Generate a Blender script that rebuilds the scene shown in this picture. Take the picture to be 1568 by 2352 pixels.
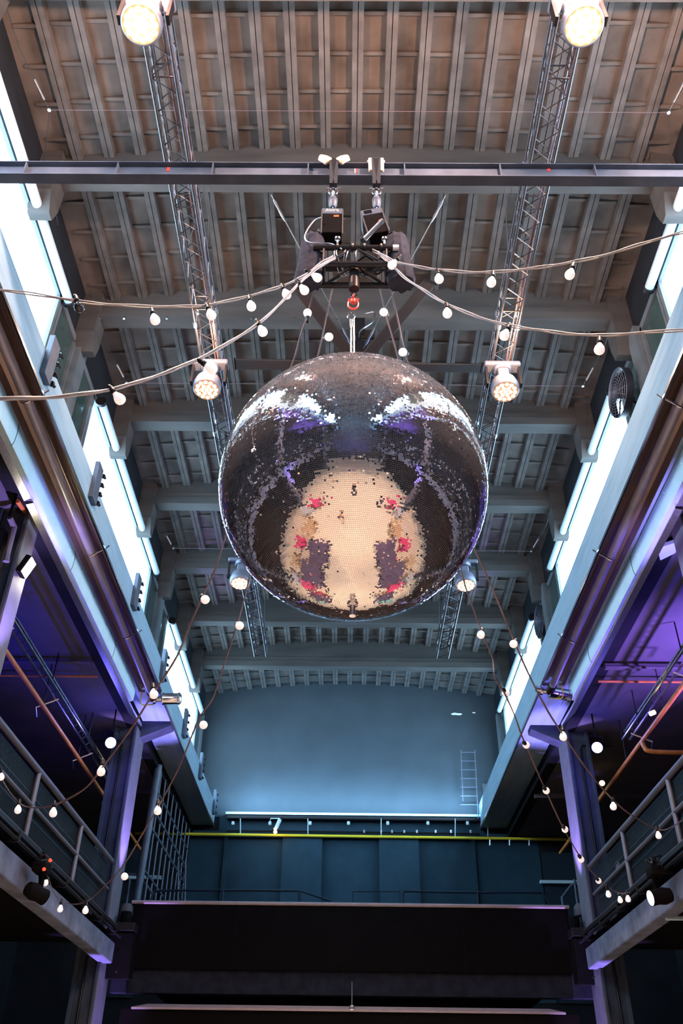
import bpy, bmesh, math, random
import numpy as np
from mathutils import Vector, Matrix
random.seed(7); rng = np.random.default_rng(7)
for o in list(bpy.data.objects): bpy.data.objects.remove(o)
S = bpy.context.scene; C = S.collection; PI = math.pi

# ------------------------------------------------------------------ camera
FPX = 2016.0; PX, PY = 784.0, 1176.0
def _n(v): return v/np.linalg.norm(v)
_Y = _n(np.array([789-PX, -(2640-PY), -FPX])); _Z = np.array([823-PX, -(-1600-PY), -FPX])
_Z = _n(_Z-_Y*_Y.dot(_Z)); _X = np.cross(_Y, _Z); RM = np.array([_X, _Y, _Z])
cd = bpy.data.cameras.new('camera'); cam = bpy.data.objects.new('camera', cd); C.objects.link(cam)
cd.sensor_fit = 'VERTICAL'; cd.sensor_height = 36; cd.lens = FPX/2352*36; cd.clip_start = .05; cd.clip_end = 200
cam.matrix_world = Matrix([list(RM[0])+[0], list(RM[1])+[0], list(RM[2])+[0], [0, 0, 0, 1]])
S.camera = cam
def ray(x, y): return RM @ np.array([x-PX, PY-y, -FPX])
def at(x, y, X=None, Y=None, Z=None):
    v = ray(x, y)
    t = X/v[0] if X is not None else (Y/v[1] if Y is not None else Z/v[2])
    return Vector(v*t)
def on_plane(x, y, A, B):                       # the vertical plane through A and B
    n = np.cross(np.array(B)-np.array(A), [0, 0, 1]); v = ray(x, y)
    p = Vector(v*(n.dot(np.array(A))/n.dot(v)))
    if y > 1300 and x < 784 and (p.x < -5.12 or p.y > 21 or p.y < 6): p = at(x, y, X=-5.12)
    if y > 1300 and x > 784 and (p.x > 5.33 or p.y > 21 or p.y < 6): p = at(x, y, X=5.33)
    return p

# ------------------------------------------------------------------ world, view, lights
S.view_settings.view_transform = 'Standard'; S.view_settings.look = 'None'
S.view_settings.exposure = 0.12; S.view_settings.gamma = 1
w = bpy.data.worlds.new('world'); S.world = w; w.use_nodes = True
w.node_tree.nodes['Background'].inputs[0].default_value = (.35, .45, .7, 1)
w.node_tree.nodes['Background'].inputs[1].default_value = .05
WIN_E = 12.0          # daylight through the frosted clerestory glass
PAR_W = 2600.0       # each warm moving head onto the floor
FLOOR = -1.6
def light(kind, name, loc, energy, col, size=.2, target=None, angle=60, blend=.4):
    d = bpy.data.lights.new(name, kind); d.energy = energy; d.color = col
    if kind == 'AREA': d.size = size
    else: d.shadow_soft_size = size
    if kind == 'SPOT': d.spot_size = math.radians(angle); d.spot_blend = blend
    o = bpy.data.objects.new(name, d); C.objects.link(o); o.location = loc
    if target is not None: o.rotation_euler = (Vector(target)-Vector(loc)).to_track_quat('-Z', 'Y').to_euler()
    return o
WARM = (1, .78, .58); BLUE = (.03, .025, 1); VIOLET = (.36, .17, 1)
HEADS = [(-2.56, 5.15), (2.78, 5.15), (-2.56, 11.45), (2.78, 11.45), (-2.60, 18.1), (2.82, 18.1), (-2.56, -1.2), (2.78, -1.2)]
for x, y in HEADS: light('SPOT', 'head_beam', (x, y, 10.93), PAR_W, WARM, .2, (x*.5, y+.4, FLOOR), 74, .7)
for (x, y), e in zip(HEADS[:2], (1300, 2600)): light('POINT', 'added_flare_fill', (x*1.0, y-.7, 11.2), e, (1, .56, .40), .15)  # added warm point lights, standing in for lens flare over the roof
for x, y in HEADS[2:4]: light('POINT', 'added_flare_fill', (x, y-.6, 11.3), 200, (1, .6, .38), .15)  # weaker added fills of the same kind farther back
light('SPOT', 'violet_wash', (9.2, 15.4, 4.6), 6500, VIOLET, .2, (7.9, 17.2, 9), 62, 1.0)
light('SPOT', 'blue_wash', (-8.8, 15.4, 4.6), 1000, BLUE, .2, (-7.2, 16.2, 9), 95, .9)
light('SPOT', 'blue_wash', (9.4, 14.5, 4.6), 1500, BLUE, .2, (7.4, 15.2, 9), 95, .9)
light('SPOT', 'blue_wash', (-9.0, 22.5, 4.6), 60, BLUE, .2, (-7.4, 22.6, 9), 110, .8)
for s, xc in ((-1, -5.6), (1, 5.8)):
    V2 = (.42, .27, 1)
    light('SPOT', 'column_uplight', (xc-s*.50, 22.75, 4.55), 2800, V2, .05, (xc-s*.05, 22.9, 8.4), 40, .7)
    light('SPOT', 'column_uplight', (xc-s*.50, 22.6, FLOOR+.4), 3500, V2, .05, (xc-s*.05, 22.7, 3.0), 36, .6)
    light('SPOT', 'column_uplight', (xc-s*.55, 12.45, 5.6), 1100, V2, .05, (xc-s*.02, 12.65, 8.2), 48, .8)
    light('SPOT', 'column_uplight', (xc-s*.60, 1.9, FLOOR+.4), 26000, V2, .05, (xc-s*.02, 2.2, 8), 20, .7)
for s in (-1, 1):
    light('SPOT', 'rear_wash', (s*8.8, -4.0, 4.6), 3500, (.30, .16, 1), .2, (s*7.0, -4.5, 9), 100, .8)
    light('SPOT', 'rear_wash', (s*2.5, -12.0, FLOOR+.5), 2500, (.35, .25, 1), .2, (s*2.5, -18, 5), 75, .8)
light('POINT', 'lamp_glow', (-5.42, 13.05, 7.9), 26, (1, .88, .55), .05)
light('AREA', 'added_wall_fill', (.2, 31.5, 9.9), 480, (.3, .62, 1), 1, (.2, 32.3, 11.4)).data.shape = 'RECTANGLE'  # added light without a fixture, brightens the foot of the end wall
for l in bpy.data.lights:
    if l.name.startswith('added_wall_fill'): l.size = 9.0; l.size_y = .15

# ------------------------------------------------------------------ materials
def mat(name, col, rough=.6, metal=0, emit=None, es=0, var=0, scale=4, bump=0, spec=.5, stretch=None):
    m = bpy.data.materials.new(name); m.use_nodes = True; t = m.node_tree; b = t.nodes['Principled BSDF']
    b.inputs['Base Color'].default_value = (*col, 1); b.inputs['Roughness'].default_value = rough
    b.inputs['Metallic'].default_value = metal; b.inputs['Specular IOR Level'].default_value = spec
    if emit: b.inputs['Emission Color'].default_value = (*emit, 1); b.inputs['Emission Strength'].default_value = es
    if var or bump:
        tc = t.nodes.new('ShaderNodeTexCoord'); mp = t.nodes.new('ShaderNodeMapping'); nz = t.nodes.new('ShaderNodeTexNoise')
        t.links.new(tc.outputs['Object'], mp.inputs[0]); t.links.new(mp.outputs[0], nz.inputs[0])
        if stretch: mp.inputs['Scale'].default_value = stretch
        nz.inputs['Scale'].default_value = scale; nz.inputs['Detail'].default_value = 6
        if var:
            cr = t.nodes.new('ShaderNodeValToRGB'); t.links.new(nz.outputs[0], cr.inputs[0])
            cr.color_ramp.elements[0].position = .3; cr.color_ramp.elements[1].position = .72
            cr.color_ramp.elements[0].color = (*[c*(1-var) for c in col], 1)
            cr.color_ramp.elements[1].color = (*[min(1, c*(1+var)) for c in col], 1)
            t.links.new(cr.outputs[0], b.inputs['Base Color'])
        if bump:
            bp = t.nodes.new('ShaderNodeBump'); bp.inputs['Strength'].default_value = bump; bp.inputs['Distance'].default_value = .03
            t.links.new(nz.outputs[0], bp.inputs['Height']); t.links.new(bp.outputs[0], b.inputs['Normal'])
    return m
M = dict(
    roof=mat('painted_roof_concrete', (.086, .075, .066), .85, spec=.15, var=.4, scale=1.6, bump=.25),
    rib=mat('painted_rib_concrete', (.092, .084, .077), .8, spec=.1, var=.3, scale=3, bump=.3),
    beam=mat('painted_beam_concrete', (.062, .060, .056), .8, spec=.15, var=.25, scale=1.5, bump=.2, stretch=(.4, 2, 2)),
    girder=mat('blue_grey_girder', (.25, .38, .47), .65, spec=.15, var=.14, scale=2.5, bump=.35, stretch=(3, .35, 3)),
    wall=mat('dark_wall_plaster', (.016, .018, .021), .9, spec=.05, var=.2, scale=1.2),
    endwall=mat('grey_blue_plaster', (.046, .058, .066), .85, spec=.2, var=.12, scale=.8, bump=.1),
    lowwall=mat('deep_blue_panelling', (.020, .048, .070), .8, spec=.15, var=.15, scale=1.5),
    aisle=mat('aisle_concrete', (.10, .10, .11), .85, spec=.1, var=.12, scale=1.2, bump=.2),
    floor=mat('cream_floor', (.86, .72, .55), .55, var=.06, scale=.8),
    dfloor=mat('low_bounce_floor', (.03, .028, .03), .7, spec=.1, var=.2),
    black=mat('black_matt', (.006, .0055, .006), .8, spec=.04, var=.2, scale=5),
    bsteel=mat('black_steel', (.014, .013, .015), .42, .3, spec=.3, var=.2, scale=8),
    pbeam=mat('painted_steel_beam', (.065, .085, .12), .5, 0, spec=.1, var=.25, scale=3),
    stiff=mat('steel_blue_paint', (.075, .10, .14), .5, .2, var=.2, scale=4),
    col=mat('column_paint', (.05, .065, .085), .7, spec=.1, var=.2, scale=3, bump=.2),
    alu=mat('aluminium', (.62, .63, .66), .3, 1, var=.15, scale=20),
    truss=mat('dull_truss_tube', (.085, .08, .085), .3, .75, var=.25, scale=20),
    chrome=mat('shiny_steel', (.75, .78, .82), .2, 1),
    copper=mat('copper_brown_reflector', (.29, .225, .215), .42, .85, var=.2, scale=3, stretch=(2, .3, 2)),
    tube=mat('blue_grey_tube', (.38, .40, .50), .35, .35, var=.1, scale=3),
    pale=mat('pale_sheet_metal', (.46, .65, .72), .6, .0, var=.06, scale=3),
    mirror=mat('mirror_glass', (.96, .95, .97), .02, .955),
    grout=mat('pale_grout', (.58, .58, .68), .7),
    frost=mat('frosted_daylight_glass', (.8, .9, 1), .4, emit=(.46, .74, 1), es=WIN_E),
    green=mat('dark_green_glass', (.035, .065, .06), .12, var=.2, scale=1),
    frame=mat('window_frame_paint', (.10, .12, .13), .5, var=.15),
    blind=mat('blind_tube', (.45, .58, .66), .45, .2),
    cloth=mat('black_fabric', (.03, .032, .045), .85, spec=.1, var=.4, scale=12, bump=.3),
    burlap=mat('burlap_padding', (.72, .62, .48), .9, var=.2, scale=30, bump=.5),
    strap=mat('dark_webbing', (.03, .034, .042), .8, spec=.1, var=.2, scale=40),
    red=mat('red_paint', (.75, .06, .04), .35), orange=mat('orange_red_print', (.8, .16, .05), .5),
    white=mat('white_print', (.85, .85, .85), .5), yellow=mat('yellow_pipe_paint', (.75, .62, .03), .4),
    rust=mat('orange_pipe_paint', (.62, .22, .05), .45, var=.2, scale=6),
    bulb=mat('glowing_white_glass', (.95, .9, .88), .4, emit=(1, .90, .86), es=.55),
    dbulb=mat('dark_glass', (.03, .03, .035), .05), litcable=mat('lit_upper_cable', (.36, .35, .36), .4), cable=mat('grey_cable', (.14, .09, .10), .45, .2),  # upper strings' cable made paler; the lamplight on it is in the colour
    led=mat('warm_led_lens', (1, .8, .6), .3, emit=(1, .78, .52), es=7), hot=mat('blazing_led_lens', (1, .85, .7), .3, emit=(1, .85, .68), es=60), lens=mat('amber_lens_plate', (.35, .16, .08), .3, emit=(1, .5, .25), es=.3),
    bluelens=mat('violet_lamp_lens', (.3, .3, 1), .3, emit=(.55, .5, 1), es=25),
    yled=mat('pale_yellow_lamp_lens', (1, 1, .8), .3, emit=(1, .95, .62), es=14),
    amber=mat('small_amber_lamp_lens', (1, .6, .2), .3, emit=(1, .62, .25), es=5),
    led_red=mat('red_indicator', (1, .05, .02), .3, emit=(1, .06, .02), es=2),
    wash=mat('white_lamp_lens', (.9, .95, .9), .3, emit=(.95, 1, .9), es=2.5),
    rail=mat('grey_railing_paint', (.13, .14, .18), .42, .3, spec=.3), darkrail=mat('dark_railing_paint', (.02, .035, .05), .45, .3, spec=.2),
    capm=mat('balcony_cap_wood', (.34, .26, .25), .5, var=.1, scale=6), litflange=mat('uplit_flange_tone', (.13, .13, .16), .7, spec=.1, var=.12, scale=4), darkbeam=mat('dark_beam_paint', (.018, .02, .028), .8, spec=.05, var=.3), slab=mat('pale_concrete_edge', (.13, .145, .20), .8, spec=.1, var=.35, scale=2.2, bump=.2),
    panel=mat('black_brown_panel', (.005, .004, .004), .8, spec=.04, var=.2), blade=mat('dark_fan_blade', (.035, .03, .029), .5, .2, spec=.2),
    magenta=mat('magenta_cloth', (.7, .04, .16), .8), purple=mat('dark_purple_cloth', (.07, .045, .10), .8), grey=mat('light_grey_cloth', (.5, .5, .52), .8), tan=mat('tan_cloth', (.55, .36, .2), .8), cyan=mat('turquoise_cloth', (.15, .6, .6), .8),
    wood=mat('brown_table_wood', (.35, .2, .1), .6, var=.2), skin=mat('skin', (.65, .42, .32), .5), hair=mat('brown_hair', (.06, .04, .03), .7),
    denim=mat('dark_denim', (.04, .05, .09), .8), orng=mat('orange_cloth', (.85, .3, .05), .8))

# ------------------------------------------------------------------ mesh helper
LOC = {}
class MB:
    def __init__(s): s.v = []; s.f = []; s.g = []
    def add(s, vs, fs):
        n = len(s.v); s.g.append((n, len(s.f))); s.v += [tuple(p) for p in vs]; s.f += [tuple(i+n for i in f) for f in fs]; return s
    def box(s, x0, x1, y0, y1, z0, z1):
        return s.add([(x0, y0, z0), (x1, y0, z0), (x1, y1, z0), (x0, y1, z0), (x0, y0, z1), (x1, y0, z1), (x1, y1, z1), (x0, y1, z1)],
                     [(0, 3, 2, 1), (4, 5, 6, 7), (0, 1, 5, 4), (1, 2, 6, 5), (2, 3, 7, 6), (3, 0, 4, 7)])
    def prism(s, pts, a, b, axis):              # polygon extruded along an axis
        n = len(pts)
        def mk(p, q): return {'x': (q, p[0], p[1]), 'y': (p[0], q, p[1]), 'z': (p[0], p[1], q)}[axis]
        return s.add([mk(p, a) for p in pts]+[mk(p, b) for p in pts],
                     [tuple(range(n))[::-1], tuple(range(n, 2*n))]+[(i, (i+1) % n, n+(i+1) % n, n+i) for i in range(n)])
    def tube(s, pts, r, n=8, cap=True):
        pts = [Vector(p) for p in pts]; k = len(pts); up = Vector((0, 0, 1)); rings = []
        rs = r if isinstance(r, (list, tuple)) else [r]*k
        t0 = (pts[1]-pts[0]).normalized(); u = t0.cross(up)
        if u.length < .05: u = t0.cross(Vector((1, 0, 0)))
        u.normalize()
        for i, p in enumerate(pts):
            t = (pts[min(i+1, k-1)]-pts[max(i-1, 0)]).normalized(); u = (u-t*u.dot(t)).normalized(); v = t.cross(u)
            rings += [p+(u*math.cos(2*PI*j/n)+v*math.sin(2*PI*j/n))*rs[i] for j in range(n)]
        fs = [(i*n+j, i*n+(j+1) % n, (i+1)*n+(j+1) % n, (i+1)*n+j) for i in range(k-1) for j in range(n)]
        if cap: fs += [tuple(range(n))[::-1], tuple(range((k-1)*n, k*n))]
        return s.add(rings, fs)
    def lathe(s, prof, o=(0, 0, 0), ax=(0, 0, 1), n=20, cap=True):   # prof: (radius, distance along ax)
        q = Vector((0, 0, 1)).rotation_difference(Vector(ax).normalized()); o = Vector(o)
        vs = [o+q @ Vector((r*math.cos(2*PI*j/n), r*math.sin(2*PI*j/n), h)) for r, h in prof for j in range(n)]; k = len(prof)
        fs = [(i*n+j, i*n+(j+1) % n, (i+1)*n+(j+1) % n, (i+1)*n+j) for i in range(k-1) for j in range(n)]
        if cap: fs += [tuple(range(n))[::-1], tuple(range((k-1)*n, k*n))]
        return s.add(vs, fs)
    def obox(s, o, ax, ay, az, a, b, c):        # box in a frame, centred on o
        o = Vector(o); ax, ay, az = Vector(ax).normalized(), Vector(ay).normalized(), Vector(az).normalized()
        vs = [o+ax*a*i+ay*b*j+az*c*k for k in (-.5, .5) for i, j in ((-.5, -.5), (.5, -.5), (.5, .5), (-.5, .5))]
        return s.add(vs, [(0, 3, 2, 1), (4, 5, 6, 7), (0, 1, 5, 4), (1, 2, 6, 5), (2, 3, 7, 6), (3, 0, 4, 7)])
    def torus(s, o, ax, R, r, n=24, m=8, sx=1, sy=1):
        q = Vector((0, 0, 1)).rotation_difference(Vector(ax).normalized()); o = Vector(o)
        vs = [o+q @ Vector(((R+r*math.cos(b))*math.cos(a)*sx, (R+r*math.cos(b))*math.sin(a)*sy, r*math.sin(b)))
              for a in [2*PI*i/n for i in range(n)] for b in [2*PI*j/m for j in range(m)]]
        return s.add(vs, [(i*m+j, ((i+1) % n)*m+j, ((i+1) % n)*m+(j+1) % m, i*m+(j+1) % m) for i in range(n) for j in range(m)])
    def build(s, name, m, parent=None, smooth=False, bev=0, label=None):
        vs = np.array(s.v, float)
        if parent is None: org = np.array([(vs[:, 0].min()+vs[:, 0].max())/2, (vs[:, 1].min()+vs[:, 1].max())/2, vs[:, 2].min()])
        else: org = np.array(LOC[parent.name])
        me = bpy.data.meshes.new(name); me.from_pydata((vs-org).tolist(), [], s.f); me.materials.append(m)
        o = bpy.data.objects.new(name, me); C.objects.link(o)
        if parent is None: o.location = org
        else: o.parent = parent
        LOC[o.name] = tuple(org)
        bm = bmesh.new(); bm.from_mesh(me); bmesh.ops.recalc_face_normals(bm, faces=bm.faces); bm.to_mesh(me); bm.free()
        if smooth:
            me.shade_smooth()
            try: me.set_sharp_from_angle(angle=.7)
            except Exception: pass
        if bev:
            b = o.modifiers.new('bevel', 'BEVEL'); b.width = bev; b.segments = 2; b.limit_method = 'ANGLE'
        if label: o['label'] = label
        return o
def split(mb, name, m, parent, smooth=False):      # one object per shape in the builder
    out = []
    for (va, fa), (vb, fb) in zip(mb.g, mb.g[1:]+[(len(mb.v), len(mb.f))]):
        k = MB(); k.v = mb.v[va:vb]; k.f = [tuple(i-va for i in f) for f in mb.f[fa:fb]]; out.append(k.build(name, m, parent, smooth))
    return out
def thing(name, label, cat, loc, group=None):
    o = bpy.data.objects.new(name, None); C.objects.link(o); o.location = loc; LOC[o.name] = tuple(loc); o.empty_display_size = .1
    o['label'] = label; o['category'] = cat
    if group: o['group'] = group
    return o
def tag(o, label, cat, group=None):
    o['label'] = label; o['category'] = cat
    if group: o['group'] = group
    return o
def struct(o): o['kind'] = 'structure'; return o
def spline(pts, k=6):                           # Catmull-Rom
    P = [Vector(p) for p in pts]; P = [P[0]*2-P[1]]+P+[P[-1]*2-P[-2]]; out = []
    for i in range(1, len(P)-2):
        for j in range(k):
            t = j/k; a, b, c, d = P[i-1:i+3]
            out.append(.5*((2*b)+(c-a)*t+(2*a-5*b+4*c-d)*t*t+(3*b-a-3*c+d)*t**3))
    return out+[P[-2]]

# ------------------------------------------------------------------ the hall's shell
Y0, Y1 = -18.0, 32.3; XL, XR = -5.6, 5.78; XW = 11.0; XM = .09
def roofz(x): return 15.12-.52*((x-XM)/5.6)**2
struct(MB().box(-8.2, 8.4, Y0, 23.6, FLOOR-.2, FLOOR).build('floor', M['floor']))
struct(MB().box(-XW, -8.2, Y0, Y1, FLOOR-.2, FLOOR).build('floor_left_aisle', M['dfloor'])); struct(MB().box(8.4, XW, Y0, Y1, FLOOR-.2, FLOOR).build('floor_right_aisle', M['dfloor'])); struct(MB().box(-8.2, 8.4, 23.6, Y1, FLOOR-.2, FLOOR).build('floor_far', M['dfloor']))  # outer and far floors made dark to cut bounce light into the aisles
c = MB(); xs = [XL-.2+(XR-XL+.4)*i/28 for i in range(29)]
for a, b in zip(xs, xs[1:]):
    za, zb = roofz(a), roofz(b)
    c.add([(a, Y0, za), (b, Y0, zb), (b, Y1, zb), (a, Y1, za), (a, Y0, za+.2), (b, Y0, zb+.2), (b, Y1, zb+.2), (a, Y1, za+.2)],
          [(0, 3, 2, 1), (4, 5, 6, 7), (0, 1, 5, 4), (2, 3, 7, 6), (1, 2, 6, 5), (3, 0, 4, 7)])
BAYS = [6.0+3.27*i-.02*max(0, i-4) for i in range(-7, 8)]
NR = 10; RX = [XM+k*.565 for k in range(-NR+1, NR)]
for y in [5.85+3.27*k+3.27*(j+.5)/5 for k in range(-7, 9) for j in range(5)]:
    if y > Y1: continue
    for a, b in zip([RX[0]-.565]+RX, RX+[RX[-1]+.565]):
        z = roofz((a+b)/2); c.box(a+.08, b-.08, y-.03, y+.03, z-.065, z+.03)
ceil = struct(c.build('ceiling', M['roof']))
for x in RX:
    z = roofz(x); r = MB()
    for dx in (-.05, .05): r.box(x+dx-.043, x+dx+.043, Y0, Y1, z-.15, z+.03)
    r.build('rib', M['rib'], ceil)
tn = [0]
def trim(mb, m, **k):
    tn[0] += 1; return struct(mb.build('trim_%d' % tn[0], m, **k))
for y in BAYS:                                   # transverse roof beams with a bottom flange and an arched top
    b = MB().box(-5.42, 5.60, y-.17, y+.17, 13.98, 14.2)
    n = 24; X = [-5.5+11.15*i/n for i in range(n+1)]
    top = [(x, roofz(x)+.02) for x in X]
    b.prism([(X[-1], 14.15), (X[0], 14.15)]+top, y-.10, y+.10, 'y')
    b.prism([(x, 14.2 if j < 2 else 14.36) for j, x in enumerate((5.6, -5.42, -5.3, 5.5))], y-.135, y+.135, 'y')
    t = trim(b, M['beam'])
    for s, xw in ((-1, XL), (1, XR)):            # hanging corbels on the side walls
        a0, a1 = sorted((xw-s*.38, xw)); trim(MB().prism([(y-.24, 14.75), (y-.24, 13.45), (y-.05, 13.05), (y+.12, 13.05), (y+.24, 13.45), (y+.24, 14.75)], a0, a1, 'x'), M['beam'])
# clerestory side walls, windows
PER = 9.85
def clerestory(side):
    xw, s = (XL, -1) if side == 'left' else (XR, 1)
    off = 0 if side == 'left' else -.42
    a0, a1 = sorted((xw, xw+s*.3)); w = MB()
    w.box(a0, a1, Y0, Y1, 9.1, 10.25); w.box(a0, a1, Y0, Y1, 13.32, 15.4)
    struct(w.build('wall_'+side, M['wall']))
    k = 0
    for i in range(-2, 4):
        y0, y1 = 4.2+off+PER*i, 11.25+off+PER*i
        if y0 > Y1 or y1 < Y0: continue
        y0 = max(y0, Y0+.1); y1 = min(y1, Y1-.2); k += 1
        f = MB(); X0, X1 = sorted((xw-s*.02, xw+s*.12))
        for z0, z1 in ((10.2, 10.3), (13.22, 13.36)): f.box(X0, X1, y0-.06, y1+.06, z0, z1)
        for yy in (y0, y1): f.box(X0, X1, yy-.05, yy+.05, 10.2, 13.3)
        wf = struct(f.build('window_%d' % (k+(0 if s < 0 else 10)), M['frame']))
        P = MB().box(*sorted((xw+s*.05, xw+s*.08)), y0+.04, y1-.04, 10.28, 13.24).build('pane', M['frost'], wf)
        MB().tube([(xw-s*.16, y0+.1, 13.20), (xw-s*.16, y1+.1, 13.20)], .085, 14).build('roller_blind', M['blind'], wf, smooth=True)
        g = MB()
        for yy in (y0+.1, y1+.1): g.lathe([(.12, 0), (.12, .08)], (xw-s*.16, yy-.04, 13.20), (0, 1, 0), 14)
        split(g, 'blind_bracket', M['bsteel'], wf, True)
        # green glass between the bright windows, with a pier in its middle
        z0, z1 = y1+.08, min(y1+PER-7.05-.08, Y1-.1)
        if z1-z0 > .6 and i < 3:
            k += 1; mid = (z0+z1)/2; f = MB(); g = MB()
            for a, b in ((z0, mid-.2), (mid+.2, z1)):
                f.box(X0, X1, a, b, 10.2, 10.3).box(X0, X1, a, b, 13.2, 13.36).box(X0, X1, a, a+.08, 10.2, 13.3).box(X0, X1, b-.08, b, 10.2, 13.3)
                g.box(*sorted((xw+s*.04, xw+s*.07)), a+.05, b-.05, 10.25, 13.25)
            wf = struct(f.build('window_%d' % (k+(0 if s < 0 else 10)), M['frame'])); split(g, 'pane', M['green'], wf)
            trim(MB().box(*sorted((xw-s*.14, xw+s*.25)), mid-.2, mid+.2, 10.2, 13.4), M['frame'])
clerestory('left'); clerestory('right')
# end wall above the ledge, lower panelled wall with pilasters, walls of the aisles
struct(MB().box(XL-.3, XR+.3, Y1, Y1+.3, 9.72, 15.4).build('wall_far_upper', M['endwall']))
struct(MB().box(-XW, XW, Y1+.05, Y1+.3, FLOOR, 9.74).build('wall_far_lower', M['wall']))
lw = MB().box(-5.6, 6.85, Y1+.02, Y1+.1, 3.9, 9.2)
for a, b in ((-2.25, -.85), (1.17, 2.57)): lw.box(a, b, Y1-.22, Y1+.05, 3.9, 9.0)
for x in (-4.28, 4.52): lw.box(x-.06, x+.06, Y1-.08, Y1+.05, 3.9, 9.0)
lw.box(-5.5, 6.2, Y1-.1, Y1+.05, 9.0, 9.2); lw.box(-4.6, 4.95, Y1+.01, Y1+.06, 9.2, 9.75)
struct(lw.build('wall_far', M['lowwall']))
struct(MB().box(-XW, XW, Y0-.3, Y0, FLOOR, 15.6).build('wall_back', M['endwall']))
struct(MB().box(-XW-.3, -XW, Y0, Y1+.3, FLOOR, 9.5).build('wall_left_aisle', M['wall']))
struct(MB().box(XW, XW+.3, Y0, Y1+.3, FLOOR, 9.5).build('wall_right_aisle', M['wall']))
struct(MB().box(-XW, XL+.0, Y0, Y1, 9.12, 9.4).build('ceiling_left_aisle', M['aisle']))
struct(MB().box(XR-.0, XW, Y0, Y1, 9.12, 9.4).build('ceiling_right_aisle', M['aisle']))
for s in (-1, 1):
    for y in (18.35, 8.1, 27.5):                # shallow cross beams of the aisle ceilings
        a0, a1 = sorted((s*5.9, s*XW)); trim(MB().box(a0, a1, y, y+.12, 8.98, 9.12), M['aisle'])

# crane girders
def girder(s, xi, xo, zt):
    nm = 'left' if s < 0 else 'right'
    t = thing('crane_girder', 'long blue-grey girder under the %s row of windows' % nm, 'girder', (xi, 0, 9.4))
    g = MB(); X0, X1 = sorted((xi, xo)); n = 60
    g.box(X0, X1, Y0, Y1, 9.42, zt-.03)
    g.build('beam_body', M['girder'], t, bev=.02)
    l = MB().box(*sorted((xi-s*.02, xi+s*.02)), Y0, Y1, 9.36, 9.42); l.build('bottom_lip', M['alu'], t)
    MB().box(*sorted((xi+s*.1, xi+s*.35)), Y0, Y1, zt-.04, zt).build('crane_rail', M['bsteel'], t)
    if s < 0:
        for y in (2.6, 6.2, 9.78, 12.95, 16.9, 20.6, 24.4, 27.95, 31.6):
            b = MB().box(xi, xi+.09, y-.13, y+.17, 9.62, zt+.28).build('rail_bracket', M['stiff'], t, bev=.008)
            for k in range(4):
                z = 9.74+k*.215; p = (xi+.04, y+.16, z)
                MB().lathe([(.022, 0), (.022, .07), (.05, .075), (.05, .11), (.028, .13), (.028, .17)], p, (.35, 1, 0), 8).build('bolt', M['bsteel'], b)
    return t
girder(-1, -4.78, -5.6, 10.17); girder(1, 4.83, 5.78, 10.28)

# gas tube heaters under the girders
def heater(s, xc, yend, side):
    t = thing('tube_heater', 'copper-brown radiant tube heater slung under the %s girder' % side, 'heater', (xc, 10, 8.750))
    ya = -8.0; h = MB()
    prof = [(-.27, 8.770), (-.25, 8.750), (-.19, 8.850), (-.10, 8.890), (-.07, 8.950), (.07, 8.950), (.10, 8.890), (.19, 8.850), (.25, 8.750), (.27, 8.770), (.2, 8.880), (.1, 8.990), (-.1, 8.990), (-.2, 8.880)]
    h.prism([(xc+a, z) for a, z in prof], ya, yend, 'y').build('reflector_hood', M['copper'], t)
    MB().tube([(xc, ya, 8.790), (xc, yend+.15, 8.790)], .078, 16).build('radiant_tube', M['tube'], t, smooth=True)
    MB().box(*sorted((xc-s*.285, xc-s*.255)), ya, yend, 8.750, 8.800).build('bright_edge', M['chrome'], t)
    for y in (1.5, 5.6, 9.350, 13.4, 16.6):
        b = MB().torus((xc, y, 8.790), (0, 1, 0), .095, .014, 16, 6); b.tube([(xc, y, 8.700), (xc-s*.28, y-.1, 8.800), (xc-s*.34, y-.1, 8.86)], .016, 6)
        b.build('hanger_clip', M['chrome'], t)
    for k in range(2): MB().box(xc+(-.26 if k else .12), xc+(-.12 if k else .26), yend, yend+.05, 8.750, 8.810).build('end_tab', M['alu'], t)
    if s < 0: p, ax = Vector((xc-.1, yend+.45, 8.770)), Vector((1, .12, .08)); ln = .78
    else: p, ax = Vector((xc-.32, yend+.42, 8.850)), Vector((1, .1, -.18)); ln = .85
    prof = [(.07, 0), (.07, .1), (.12, .1), (.12, .16), (.07, .18), (.07, .3), (.15, .32), (.15, .34), (.135, .36), (.135, ln-.1), (.15, ln-.09), (.15, ln-.04), (.09, ln)]
    MB().lathe(prof, p, ax, 20).build('burner_fan', M['chrome'], t, smooth=True, label='silver cylindrical burner fan')
    MB().tube([(xc, yend+.1, 8.790), (xc, yend+.42, 8.780)], .1, 12).build('burner_elbow', M['bsteel'], t, smooth=True)
    MB().tube(spline([(xc+s*.2, yend+.05, 8.850), (xc+s*.25, yend+.35, 8.600), (xc, yend+.6, 8.700)]), .014, 6).build('gas_hose', M['yellow'], t)
heater(-1, -4.70, 19.4, 'left'); heater(1, 4.77, 18.8, 'right')
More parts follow.
